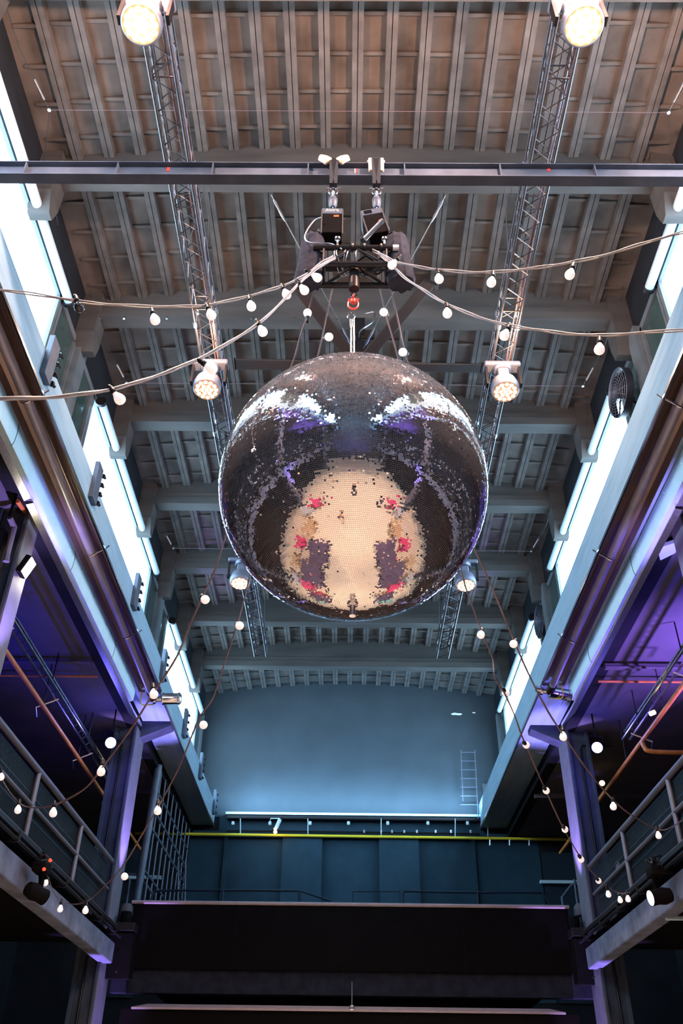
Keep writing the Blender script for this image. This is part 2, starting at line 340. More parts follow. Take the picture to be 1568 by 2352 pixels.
# pale trunking and polished channel beside each heater
def trunk(s, x0, z0, z1, yend, side):
    t = thing('ventilation_duct', 'pale blue flat metal duct running beside the %s heater' % side, 'duct', (x0, 10, z0))
    ya = -8; h = (z1-z0)/2; zm = (z0+z1)/2; d = MB()
    prof = [(x0+s*.03-s*.05*math.cos(a)**.5 if abs(a) < 1.57 else x0+s*.03, zm+h*math.sin(a)) for a in [-PI/2+PI*i/12 for i in range(13)]]+[(x0+s*.10, z1), (x0+s*.10, z0)]
    prof = [(p[0].real, p[1]) for p in prof]; n = len(prof)
    d.add([(x, ya, z) for x, z in prof]+[(x, yend, z) for x, z in prof], [tuple(range(n)), tuple(range(n, 2*n))]+[(i, (i+1) % n, n+(i+1) % n, n+i) for i in range(n)])
    d.build('duct_body', M['pale'], t, smooth=True)
    for y in (3.2, 6.9, 10.6, 14.3, 18.0): MB().tube([(x-s*.002, y, z) for x, z in prof[:13]], .006, 5).build('joint_line', M['bsteel'], t)
    v = MB()
    for k in range(22): v.lathe([(.014, 0), (.008, .012)], (x0-s*.02, .3+k*.91, zm+.12*math.sin(k*2.1)), (-s, 0, 0), 6)
    split(v, 'rivet', M['white'], t)
    x2 = x0+s*.09; t2 = thing('cable_channel', 'polished steel channel below the outer edge of the %s duct' % side, 'cable channel', (x2, 10, z0-.1))
    for y0, ye in ((ya, 12.0), (12.1, yend+.6)):
        tip = .9 if ye > 13 else 0
        MB().add([(x2, y0, z0-.03), (x2+s*.12, y0, z0-.06), (x2+s*.12, ye, z0-.06), (x2-s*.04, ye+tip, z0-.06), (x2, ye-.05, z0-.03), (x2, y0, z0+.03), (x2+s*.12, y0, z0+.03), (x2+s*.12, ye, z0+.03), (x2-s*.04, ye+tip, z0+.03), (x2, ye-.05, z0+.03)],
          [(0, 1, 2, 3, 4), (9, 8, 7, 6, 5), (0, 5, 6, 1), (1, 6, 7, 2), (2, 7, 8, 3), (3, 8, 9, 4), (4, 9, 5, 0)]).build('channel_length', M['alu'], t2)
trunk(-1, -5.33, 8.95, 9.41, 20.4, 'left'); trunk(1, 5.48, 8.95, 9.41, 20.1, 'right')
tag(MB().prism([(5.62, 13.35), (5.98, 13.1), (6.0, 13.5), (5.8, 13.75)], 8.93, 9.0, 'z').build('folded_sheet', M['pale']), 'small white folded sheet tucked on the outer edge of the right duct', 'sheet')

# columns
def column(s, xc, y, lab, dp=.5):
    t = thing('steel_column', lab, 'column', (xc+s*.4, y, FLOOR))
    x0, x1 = sorted((xc, xc+s*.6)); b = MB(); ya = y+.3-dp
    for f in ((xc+s*.03, xc+s*.09), (xc+s*.51, xc+s*.6)): b.box(*sorted(f), ya, y+.3, FLOOR, 9.12)
    b.box(x0+.02, x1-.02, ya+.12, y+.12, FLOOR, 9.12)
    b.build('column_shaft', M['col'], t, bev=.01)
    MB().box(*sorted((xc, xc+s*.03)), ya, y+.3, FLOOR, 9.12).build('lit_inner_flange', M['litflange'], t)  # inner face coloured lighter than the shaft to carry the violet uplight
    if y > 20:
      hb = MB().prism([(xc, 9.42), (xc-s*.8, 9.42), (xc-s*.8, 9.30), (xc, 8.95)], y-.22, y+.22, 'y'); hb.build('haunch', M['col'], t)
    MB().tube([(xc+s*.35, ya+.06, FLOOR+.3), (xc+s*.35, ya+.06, 8.6), (xc+s*.42, ya+.06, 8.7), (xc+s*1.2, ya+.06, 8.7)], .03, 8).build('conduit', M['bsteel'], t, smooth=True)
    return t
for s, xc, nm in ((-1, -5.6, 'left'), (1, 5.8, 'right')):
    column(s, xc, 23.0, 'far %s column with a violet lit edge beside the end balcony' % nm, .95)
    column(s, xc, 12.7, 'near %s violet lit column at the edge of the photo' % nm)
    column(s, xc, 2.4, '%s column abreast of the camera, seen only in the mirror ball' % nm)
    column(s, xc, -7.9, '%s column well behind the camera, seen only in the mirror ball' % nm)

# ------------------------------------------------------------------ roof trusses and moving heads
def box_truss(xc, za, side):
    t = thing('lighting_truss', 'long square lattice truss hung under the %s half of the roof' % side, 'truss', (xc, 10, za))
    w, h = .17, .34; ya, yb = -4.0, 23.4; ch = MB()
    for dx in (-w, w):
        for z in (za, za+h): ch.tube([(xc+dx, ya, z), (xc+dx, yb, z)], .026, 10)
    split(ch, 'chord', M['truss'], t, True)
    l = MB(); n = int((yb-ya)/.5)
    for i in range(n):
        a, b = ya+(yb-ya)*i/n, ya+(yb-ya)*(i+1)/n; m = (a+b)/2
        for dx in (-w, w): l.tube([(xc+dx, a, za), (xc+dx, m, za+h), (xc+dx, b, za)], .011, 5)
        for z in (za, za+h): l.tube([(xc-w, a, z), (xc+w, m, z), (xc-w, b, z)], .011, 5)
        if i % 4 == 0: l.tube([(xc-w, a, za), (xc+w, a, za), (xc+w, a, za+h), (xc-w, a, za+h), (xc-w, a, za)], .014, 6)
    q = l.build('lattice', M['truss'], t)
    p = MB()
    for y in [ya+2.9*k for k in range(9)]:
        for dx in (-w, w):
            for z in (za, za+h): p.lathe([(.034, 0), (.04, .03), (.04, .09), (.034, .12)], (xc+dx, y, z), (0, 1, 0), 8)
    split(p, 'coupler', M['alu'], t)
    cb = MB()
    for k in range(3): cb.tube(spline([(xc+w*.5+.05*k, ya+1.6*i, za+.06+.05*math.sin(i*1.7+k)) for i in range(17)], 3), .014, 5)
    split(cb, 'cable_run', M['cable'], t)
    hw = MB()
    for y in (2.73, 9.27, 15.81, 22.35):
        for dx in (-w, w): hw.tube([(xc+dx, y, za+h), (xc+dx*.3, y, 14.0)], .008, 5)
    split(hw, 'hanging_wire', M['alu'], t)
box_truss(-2.56, 11.72, 'left'); box_truss(2.78, 11.72, 'right')
def moving_head(x, y, lab, aim=(0, -.15, -1)):
    t = thing('moving_head_light', lab, 'stage light', (x, y, 11.7), 'warm moving heads on the roof trusses')
    MB().box(x-.33, x+.33, y-.12, y+.12, 11.58, 11.68).build('base', M['rail'], t, bev=.03)
    MB().lathe([(.15, 0), (.17, .04), (.17, .08)], (x, y, 11.5), (0, 0, 1), 20).build('swivel', M['rail'], t, smooth=True)
    k = MB()
    for s in (-1, 1): k.box(x+s*.30-.02, x+s*.30+.02, y-.06, y+.06, 11.15, 11.60)
    split(k, 'clamp_arm', M['bsteel'], t)
    a = Vector(aim).normalized(); c = Vector((x, y, 11.17))
    MB().box(x-.10, x+.10, y-.10, y+.06, 11.2, 11.52).build('yoke', M['rail'], t, bev=.03)
    prof = [(.05, -.17), (.15, -.15), (.22, -.06), (.25, .06), (.25, .17), (.225, .20)]
    MB().lathe(prof, c, a, 28).build('head_shell', M['rail'], t, smooth=True)
    f = MB().lathe([(.225, .203), (.0, .204)], c, a, 28, cap=False).build('lens_plate', M['lens'], t)
    q = Vector((0, 0, 1)).rotation_difference(a); L = MB(); pts = [(0, 0)]+[(.085, i*PI/3) for i in range(6)]+[(.168, i*PI/6) for i in range(12)]
    for r_, an in pts: L.lathe([(.036, 0), (.03, .015), (.012, .022)], c+q @ Vector((r_*math.cos(an), r_*math.sin(an), .204)), a, 10)
    split(L, 'led_lens', M['hot' if 4 < y < 6 else 'led'], f)
for (x, y), lab in zip(HEADS, ['warm moving head light blazing at the top left of the left truss', 'warm moving head light blazing at the top right of the right truss',
        'warm lit moving head on the left truss, upper left of the mirror ball', 'warm lit moving head on the right truss, upper right of the mirror ball',
        'moving head light half hidden behind the lower left of the mirror ball', 'moving head light half hidden behind the lower right of the mirror ball',
        'moving head on the left truss behind the camera', 'moving head on the right truss behind the camera']):
    moving_head(x, y, lab)

# ------------------------------------------------------------------ steel crossbeam, slings, hoists, frame
HY = 6.80
t = thing('steel_crossbeam', 'dark steel I-beam spanning the hall above the mirror ball', 'beam', (0, HY, 10.35))
b = MB().box(-5.5, 5.7, HY-.075, HY+.075, 10.35, 10.365).box(-5.5, 5.7, HY-.075, HY+.075, 10.625, 10.64).box(-5.5, 5.7, HY-.006, HY+.006, 10.36, 10.63)
b.build('i_section', M['pbeam'], t)
for px in (62, 272, 490, 708, 928, 1146, 1362):
    x = at(px, 390, Y=HY).x; MB().box(x-.008, x+.008, HY-.07, HY-.005, 10.366, 10.625).build('stiffener', M['pbeam'], t)
for px in (386, 1260): p = at(px, 388, Y=HY-.012); MB().box(p.x-.02, p.x+.02, HY-.012, HY-.006, p.z-.05, p.z+.04).build('red_mark', M['red'], t)
for px, mm in ((815, 'white'), (819, 'red')): p = at(px, 392, Y=HY-.012); MB().box(p.x-.006, p.x+.006, HY-.012, HY-.006, p.z-.05, p.z+.05).build('chalk_mark', M[mm], t)
for x, s in ((-5.2, -1), (5.3, 1)): MB().box(x-.3, x+.3, HY-.2, HY+.2, 10.17 if s < 0 else 10.28, 10.35).build('end_truck', M['pbeam'], t)
SX = (-.235, .325)
for i, x in enumerate(SX):
    nm = ('left', 'right')[i]
    pd = MB()
    if i == 0:                                  # rounded rag rolls
        for s in (-1, 1): pd.tube([(x+s*.04, HY-.1, 10.66), (x+s*.10, HY-.11, 10.63), (x+s*.17, HY-.1, 10.70), (x+s*.20, HY-.05, 10.74)], [.03, .06, .045, .015], 10)
    else:
        for s in (-1, 1): pd.obox((x+s*.075, HY-.09, 10.56), (1, 0, .1*s), (0, 1, 0), (0, 0, 1), .055, .05, .28)
    pd.box(x-.12, x+.12, HY-.1, HY+.1, 10.64, 10.67)
    tag(pd.build('burlap_padding', M['burlap'], smooth=i == 0, bev=0 if i == 0 else .015), 'beige burlap padding under the %s sling on the crossbeam' % nm, 'padding', 'sling padding')
    t = thing('lifting_sling', 'dark webbing sling looped over the crossbeam above the %s hoist' % nm, 'sling', (x, HY, 10.1))
    g = MB()
    for s in (-1, 1):
        g.add([(x+s*.01-.05, HY-.12, 10.68), (x+s*.01+.05, HY-.12, 10.68), (x+s*.03+.02, HY-.11, 10.12), (x+s*.03-.02, HY-.11, 10.12),
               (x+s*.01-.05, HY-.10, 10.68), (x+s*.01+.05, HY-.10, 10.68), (x+s*.03+.02, HY-.05, 10.12), (x+s*.03-.02, HY-.05, 10.12)],
              [(0, 1, 2, 3), (7, 6, 5, 4), (0, 4, 5, 1), (1, 5, 6, 2), (2, 6, 7, 3), (3, 7, 4, 0)])
    g.box(x-.05, x+.05, HY-.12, HY+.12, 10.675, 10.69).box(x-.045, x+.045, HY+.1, HY+.12, 10.2, 10.68)
    g.obox((x, HY+.05, 10.17), (1, 0, 0), (0, .6, 1), (0, 1, -.6), .06, .18, .015)
    g.build('webbing', M['strap'], t)
    sk = MB().torus((x, HY-.04, 10.05), (0, 1, 0), .055, .014, 20, 8, 1, 1.35); sk.tube([(x-.09, HY-.04, 10.12), (x+.09, HY-.04, 10.12)], .016, 8)
    sk.torus((x, HY-.04, 9.97), (1, 0, .3), .04, .014, 16, 8, 1, 1.2)
    sk.build('shackle', M['chrome'], t, smooth=True, label='shiny steel bow shackle')
    hc = thing('chain_hoist', ['black chain hoist with white print and red label, left of the pair', 'tilted black chain hoist behind the silver pole, right of the pair'][i], 'hoist', (x, HY, 9.05), 'chain hoists above the mirror ball')
    MB().lathe([(.03, 0), (.045, .03), (.055, .05), (.055, .12), (.06, .125), (.06, .15), (.04, .2), (.03, .21)], (x, HY-.02, 9.73), (0, 0, 1), 14).build('hook_block', M['stiff'], hc, smooth=True)
    hk = MB().tube(spline([(x, HY-.02, 9.93), (x+.05, HY-.02, 9.97), (x+.03, HY-.02, 10.03), (x-.04, HY-.02, 10.02)]), .013, 8); hk.build('hook', M['bsteel'], hc, smooth=True)
    cn = MB()
    for k in range(9): cn.torus((x, HY-.02, 9.74-.025*k), ((1, 0, 0) if k % 2 else (0, 1, 0)), .013, .005, 10, 5, 1, 1.3)
    cn.build('lift_chain', M['chrome'], hc)
    ang = 0 if i == 0 else .2; ca, sa = math.cos(ang), math.sin(ang)
    ax, az = Vector((ca, -.35*sa, sa)), Vector((-sa, 0, ca)); ay = az.cross(ax); ccx = x if i == 0 else x-.02
    cc = Vector((ccx, HY+.02, 9.30)); W = .26
    bd = MB().obox(cc, ax, ay, az, W-.02, .28, .44).build('hoist_body', M['black'], hc, bev=.015)
    MB().obox(cc+az*.20, ax, ay, az, W+.01, .30, .11).build('top_cover', M['stiff'], hc, bev=.012)
    for s in (-1, 1): MB().obox(cc+ax*s*(W/2)-ay*.14, ax, ay, az, .016, .02, .46).build('edge_frame', M['alu'], hc)
    if i == 0:
        wp = MB()
        for r_, z in enumerate((.225, .195)):
            wp.obox(cc+az*z-ay*.152+ax*(-.065 if r_ == 0 else .065), ax, ay, az, .025, .004, .016)
            for k in range(7): wp.obox(cc+az*z-ay*.152+ax*((-.035+.017*k) if r_ == 0 else (-.08+.017*k)), ax, ay, az, .012, .004, .010)
        wp.build('white_lettering', M['white'], hc)
        lb = MB()
        for z in (.115, .095): lb.obox(cc+az*z-ay*.142+ax*.05, ax, ay, az, .065, .004, .012)
        lb.build('red_label', M['orange'], hc)
    else:
        lb = MB()
        for z in (.0, -.03): lb.lathe([(.016, 0), (.016, .004)], cc+az*z-ay*.142+ax*.06, -ay, 12)
        lb.build('pink_dots', M['orange'], hc)
        gr = MB()
        for k in range(7): gr.obox(cc+az*(.17+.01*k)-ay*.152-ax*.05, ax, ay, az, .1, .003, .003)
        gr.build('vent_grille', M['bsteel'], hc)
    sw = MB().tube(spline([cc+ax*(.15 if i else -.15)+az*(.02-.05*k) for k in range(5)]), [.02, .035, .03]+[.025]*(6*4+1-3), 8).build('cable_plug', M['bsteel'], hc)
    # chain bag
    s = (-1, 1)[i]; bx = (-.46, .56)[i]
    cb = thing('chain_bag', 'dark fabric chain bag hanging at the %s end of the hoist frame' % nm, 'bag', (bx, HY, 8.3), 'chain bags')
    n = 24; rings = []; lev = ((8.27, .155, .13), (8.35, .17, .15), (8.7, .165, .15), (9.0, .15, .14), (9.1, .13, .12), (9.13, .10, .10))
    for z, rx, ry in lev:
        rings += [(bx+s*(.04 if z < 8.6 else 0)+rx*math.cos(2*PI*j/n)*(1+.07*math.sin(j*2.7)), HY+ry*math.sin(2*PI*j/n)*(1+.08*math.sin(j*2.3+1)), z+.012*math.sin(j*1.9)) for j in range(n)]
    MB().add(rings, [(a*n+j, a*n+(j+1) % n, (a+1)*n+(j+1) % n, (a+1)*n+j) for a in range(len(lev)-1) for j in range(n)]+[tuple(range(n))]).build('bag_body', M['cloth'], cb, smooth=True)
    MB().torus((bx, HY, 9.12), (0, 0, 1), .11, .012, 20, 6).build('bag_rim', M['bsteel'], cb)
    k2 = MB().tube([(bx-s*.1, HY-.1, 9.12), (x+s*.12, HY-.05, 9.22)], .008, 6); k2.build('bag_strap', M['strap'], cb)

# the square lattice frame that carries ball and hoists
FX0, FX1, FA, FB, FC, FD = -.42, .52, HY-.17, HY+.14, 8.41, 8.72
t = thing('hoist_truss', 'short black square lattice frame hung between hoists and mirror ball', 'truss', (.05, HY, FC))
for y, z, e in ((FA, FC, -.06), (FB, FC, 0), (FA, FD, .03), (FB, FD, 0)):
    MB().tube([(FX0-e, y, z), (FX1+e, y, z)], .038 if e <= 0 else .034, 14).build('chord', M['bsteel'], t, smooth=True)
MB().lathe([(.036, 0), (.036, .07)], (FX1-.02, FA, FD), (1, 0, 0), 14).build('pale_pipe_end', M['white'], t, smooth=True)
l = MB(); xm = .05
for y in (FA, FB):
    for x in (FX0+.1, FX1-.1): l.tube([(x, y, FC), (x, y, FD)], .016, 8)
    l.tube([(FX0+.1, y, FC), (xm, y, FD)], .014, 8).tube([(xm, y, FD), (FX1-.1, y, FC)], .014, 8)
for z in (FC, FD):
    for x in (FX0+.1, FX1-.1): l.tube([(x, FA, z), (x, FB, z)], .016, 8)
    l.tube([(xm, FA, z), (FX0+.1, FB, z)], .014, 8).tube([(xm, FA, z), (FX1-.1, FB, z)], .014, 8)
l.build('lattice', M['bsteel'], t, smooth=True)
for x in (-.16, .02, .16, .36):
    MB().torus((x, FA, FD), (1, 0, 0), .048, .014, 16, 6).build('tube_clamp', M['bsteel'], t)
for x in (-.16, .40): MB().lathe([(.012, 0), (.012, .06), (.036, .07), (.036, .09), (.02, .1)], (x, FA-.03, FD+.03), (0, -.2, 1), 12).build('clamp_bolt', M['chrome'], t, smooth=True)
cl = MB()
for k in range(9):                              # tangle of cables inside the frame
    a = rng.uniform(-.3, .25); zz = FC+.08+.15*rng.random()
    cl.tube(spline([(a+.12*i+.05*rng.uniform(-1, 1), HY+rng.uniform(-.1, .1), zz+.05*rng.uniform(-1, 1)) for i in range(5)]), .013, 6)
split(cl, 'cable_tangle', M['bsteel'], t)
cl = MB()
for k in range(5):
    a = rng.uniform(-.3, .1); cl.tube(spline([(a, FA+.02, FD+.02), (a-.03, FA, FD-.12), (a-.08+.04*k, HY, FC+.02), (a+.05*k, HY+.05, FC+.1)]), .006, 5)
split(cl, 'thin_wire', M['alu'], t)
MB().box(.0, .10, HY-.05, HY+.02, FC+.05, FC+.09).build('orange_tag', M['orange'], t)
pl = thing('scaffold_pole', 'silver scaffold pole with an orange open end, clamped across the hoist frame', 'pole', at(832, 555, Y=HY-.2))
a, b = at(834, 552, Y=HY-.2), at(879, 506, Y=HY-.32)
MB().tube([a, b], .03, 18).build('pole_tube', M['alu'], pl, smooth=True)
d = (b-a).normalized(); MB().lathe([(.024, 0), (.024, .004)], b, d, 18).build('orange_end', M['orange'], pl)
MB().torus(a, d, .04, .016, 16, 8).build('pole_clamp', M['bsteel'], pl)
tag(MB().tube(spline([at(*p, Y=HY-.18) for p in ((737, 499), (722, 506), (706, 527), (700, 545), (708, 556), (735, 559), (760, 560), (785, 572))]), .009, 8).build('power_cable', M['alu'], smooth=True), 'grey power cable looping from the left hoist to the frame', 'cable')

# suspension: black pin, swivel, red shackle, thimble, wires
sp = thing('ball_suspension', 'black hanger with red swivel shackle carrying the mirror ball wires', 'shackle', (.04, HY, 6.55))
X0 = .04; BX, BY, BZ, BR = .04, 6.80, 5.235, 1.305
MB().lathe([(.03, .42), (.055, .40), (.06, .34), (.065, .05), (.06, 0), (.03, 0)], (X0, HY-.06, 8.1), (0, 0, 1), 18).build('hanger_pin', M['bsteel'], sp, smooth=True)
MB().torus((X0, HY, 8.06), (0, 1, 0), .03, .012, 14, 6, 1, 1.4).tube([(X0-.035, HY, 8.1), (X0+.035, HY, 8.1)], .014, 8).build('eye_bolt', M['chrome'], sp, smooth=True)
MB().torus((X0-.01, HY-.01, 7.9), (0, 1, 0), .066, .0115, 24, 8, .9, 1.35).tube([(X0-.07, HY, 7.98), (X0+.06, HY, 7.98)], .02, 8).build('red_shackle', M['red'], sp, smooth=True)
MB().torus((X0-.01, HY, 8.0), (1, 0, 0), .03, .013, 14, 6, 1, 1.5).lathe([(.03, 0), (.04, .03), (.03, .06)], (X0-.01, HY, 7.93), (0, 0, 1), 12).build('swivel', M['red'], sp, smooth=True)
MB().torus((X0-.03, HY, 7.71), (0, 1, 0), .038, .01, 18, 6, 1, 1.6).build('thimble', M['chrome'], sp, smooth=True)
MB().tube([(X0-.03, HY, 7.64), (X0-.03, HY, 7.54)], .02, 10).build('ferrule', M['chrome'], sp, smooth=True)
MB().tube([(X0-.03, HY, 7.56), (X0-.03, HY, BZ+BR-.02)], .009, 8).tube([(X0+.0, HY, 7.68), (X0+.01, HY, BZ+BR-.02)], .009, 8).build('wire_rope', M['chrome'], sp, smooth=True)

# ------------------------------------------------------------------ the mirror ball
ball = thing('mirror_ball', 'giant mirror ball covered in thousands of tiny square mirrors', 'disco ball', (BX, BY, BZ-BR))
MB().lathe([(BR*.9955*math.sin(PI*i/64) + (1e-4 if i in (0, 64) else 0), BR*.9955*-math.cos(PI*i/64)) for i in range(65)], (BX, BY, BZ), (0, 0, 1), 128).build('core', M['grout'], ball, smooth=True)
sz = .0168; V = []; NR_ = int(PI*BR/sz)
for i in range(NR_):
    th = PI*(i+.5)/NR_; n = max(4, int(round(2*PI*BR*math.sin(th)/sz))); ph = rng.random()*6.28
    a = ph+2*PI*np.arange(n)/n
    N = np.stack([np.sin(th)*np.cos(a), np.sin(th)*np.sin(a), np.full(n, math.cos(th))], 1)
    U = np.stack([-np.sin(a), np.cos(a), np.zeros(n)], 1); W = np.cross(N, U)
    # each mirror is glued on with a slight tilt; small sheets share a common tilt
    blk = (np.arange(n)//7); bt = rng.normal(0, .009, (blk.max()+1, 2))[blk]; ti = rng.normal(0, .009, (n, 2))+bt
    ti[rng.random(n) < .07] *= 6
    hw = min(sz, 2*math.pi*BR*math.sin(th)/n)*.452; hh = sz*.448
    Cc = N*BR
    for su, sv in ((-1, -1), (1, -1), (1, 1), (-1, 1)):
        V.append(Cc+U*su*hw+W*sv*hh+N*(ti[:, :1]*su*hw+ti[:, 1:]*sv*hh))
    V[-4:] = [np.stack(V[-4:], 1).reshape(-1, 3)]
V = np.concatenate(V)+np.array([BX, BY, BZ])-np.array(LOC[ball.name]); nq = len(V)//4
me = bpy.data.meshes.new('mirror_tiles'); me.vertices.add(len(V)); me.vertices.foreach_set('co', V.ravel())
me.loops.add(nq*4); me.loops.foreach_set('vertex_index', np.arange(nq*4)); me.polygons.add(nq)
me.polygons.foreach_set('loop_start', np.arange(nq)*4); me.update(calc_edges=True); me.materials.append(M['mirror'])
o = bpy.data.objects.new('mirror_tiles', me); C.objects.link(o); o.parent = ball; o['kind'] = 'stuff'
MB().lathe([(.05, 0), (.05, .02), (.025, .03), (.025, .10), (.03, .1), (.03, .13)], (BX, BY, BZ-BR+.005), (0, 0, -1), 16).build('bottom_spigot', M['chrome'], ball, smooth=True)
MB().lathe([(.16, -.02), (.16, .02), (.05, .05), (.05, .1)], (BX, BY, BZ+BR), (0, 0, 1), 24).build('top_plate', M['bsteel'], ball, smooth=True)

# ------------------------------------------------------------------ big ceiling fan with guy wires
FH = Vector((.17, 12.66, 12.85)); t = thing('ceiling_fan', 'large six-bladed ceiling fan partly hidden behind the mirror ball', 'fan', FH)
for k in range(6):
    a = k*PI/3+.015; d = Vector((math.cos(a), math.sin(a), 0)); p = Vector((-d.y, d.x, 0)); u = Vector((0, 0, 1))
    b = MB().obox(FH+d*1.42, d, (p+u*.12), (u-p*.12), 2.15, .26, .05); b.build('blade', M['blade'], t, bev=.02)
    MB().obox(FH+d*2.50, d, (p+u*.12), (u-p*.12), .02, .28, .07).build('blade_tip', M['bsteel'], t)
MB().lathe([(.2, 0), (.36, .04), (.36, .1), (.15, .16)], FH-Vector((0, 0, .08)), (0, 0, 1), 24).build('hub', M['bsteel'], t, smooth=True)
MB().box(FH.x-.16, FH.x+.16, FH.y-.16, FH.y+.16, 13.0, 13.45).build('motor_box', M['bsteel'], t, bev=.02)
MB().box(FH.x-.05, FH.x+.05, FH.y-.05, FH.y+.05, 13.4, 14.0).build('downrod', M['bsteel'], t)
f = MB().box(FH.x-.13, FH.x+.13, 12.38, 12.42, 13.5, 14.15); f.build('control_box', M['bsteel'], t)
MB().tube(spline([(FH.x+.14, 12.38, 14.1), (FH.x+.32, 12.36, 14.12), (FH.x+.3, 12.36, 13.85), (FH.x+.05, 12.38, 13.6), (FH.x, 12.4, 13.4)]), .014, 6).build('fan_cable', M['alu'], t)
for i, (px, py) in enumerate(((622, 447), (1023, 449))):
    a = at(px, py, Y=9.25); b = FH+Vector(((-.1, .1)[i], -.15, .35)); d = (b-a).normalized()
    g = MB().tube([a, b], .008, 6); q = g.build('guy_wire', M['alu'], t)
    for base, sg in ((a, 1), (b, -1)):
        MB().tube([base+d*sg*.1, base+d*sg*.16, base+d*sg*.3, base+d*sg*.42, base+d*sg*.55], [.012, .028, .02, .028, .012], 8).build('turnbuckle', M['alu'], q, smooth=True)
# conduit with clips along beam 3
t = thing('beam_conduit', 'thin grey conduit clipped along the roof beam behind the ball', 'conduit', at(220, 728, Y=12.45))
pts = [at(x, y, Y=12.42) for x, y in ((205, 745), (208, 738), (214, 730), (230, 727), (500, 730), (640, 731), (790, 731))]
MB().tube(pts, .012, 6).build('conduit_pipe', M['alu'], t)
for px in (230, 285, 383, 480, 577, 675, 772): p = at(px, 730, Y=12.41); MB().box(p.x-.02, p.x+.02, p.y-.02, p.y+.02, p.z-.03, p.z+.03).build('clip', M['alu'], t)

# thin tie cables across the hall
for y, w_ in ((7.9, 'nearest the camera, above the steel crossbeam'), (14.35, 'crossing level with the moving heads'), (21.1, 'farthest, crossing behind the lower ball')):
    t = thing('tie_cable', 'thin steel tie cable across the hall, '+w_, 'cable', (0, y, 13.98)); xa, xb = -5.05, 5.25
    MB().tube([(xa, y, 13.98), (xb, y, 13.98)], .0048, 5).build('cross_wire', M['cable'], t)
    k = MB(); wv = MB()
    for x, s in ((xa, -1), (xb, 1)):
        wv.tube([(x, y, 13.98), (x+s*.3, y-.9, 14.25), (x+s*.42, y-2.2, 14.5)], .006, 5).tube([(x, y, 13.98), (x+s*.3, y+.9, 13.9), (x+s*.42, y+2.2, 13.9)], .006, 5)
        k.tube([(x+s*.05, y-.15, 14.02), (x+s*.15, y-.45, 14.11)], .022, 8).lathe([(.03, 0), (.03, .04)], (x, y, 13.97), (0, 0, 1), 8)
    split(wv, 'side_wire', M['truss'], t); split(k, 'turnbuckle', M['alu'], t)

# wall fans on the right
def wall_fan(px, py, y, rr, lab):
    t = thing('wall_fan', lab, 'fan', at(px, py, Y=y), 'caged wall fans'); c = at(px, py, Y=y); ax = Vector((-1, -.05, -.02)).normalized()
    q = Vector((0, 0, 1)).rotation_difference(ax); MB().lathe([(rr, -.14), (rr*1.02, 0), (rr, .01)], c, ax, 32, cap=False).build('drum', M['bsteel'], t, smooth=True)
    g = MB()
    for k in range(9): g.torus(c+ax*(.09*(1-(k/9)**2)), ax, rr*(k+1)/9, .006, 32, 4)
    for k in range(16): a = 2*PI*k/16; g.tube([c+ax*.09, c+q @ Vector((rr*math.cos(a), rr*math.sin(a), .0))], .005, 4)
    g.build('guard', M['rail'], t)
    bl = MB()
    for k in range(5):
        a = 2*PI*k/5; e = q @ Vector((math.cos(a), math.sin(a), 0)); e2 = ax.cross(e)
        bl.obox(c-ax*.05+e*rr*.52, e, e2+ax*.5, ax-e2*.5, rr*.75, rr*.4, .01)
    split(bl, 'fan_blade', M['black'], t)
    MB().lathe([(.09, -.16), (.12, -.1), (.12, .03), (.06, .08)], c, ax, 16).build('motor', M['black'], t, smooth=True)
    MB().tube([c-ax*.12, c-ax*.5+Vector((0, .3, -.1))], .03, 8).build('wall_arm', M['bsteel'], t)
    MB().tube(spline([c+Vector((.15, .1, .3)), c+Vector((.35, 0, .55)), c+Vector((.2, 0, .2)), c+Vector((.35, .1, -.1))]), .015, 6).build('green_cable', M['green'], t)
wall_fan(1419, 902, 12.75, .50, 'caged wall fan between right windows, level with the upper mirror ball')
wall_fan(1238, 1428, 23.0, .50, 'caged wall fan between right windows, level with the lower mirror ball')

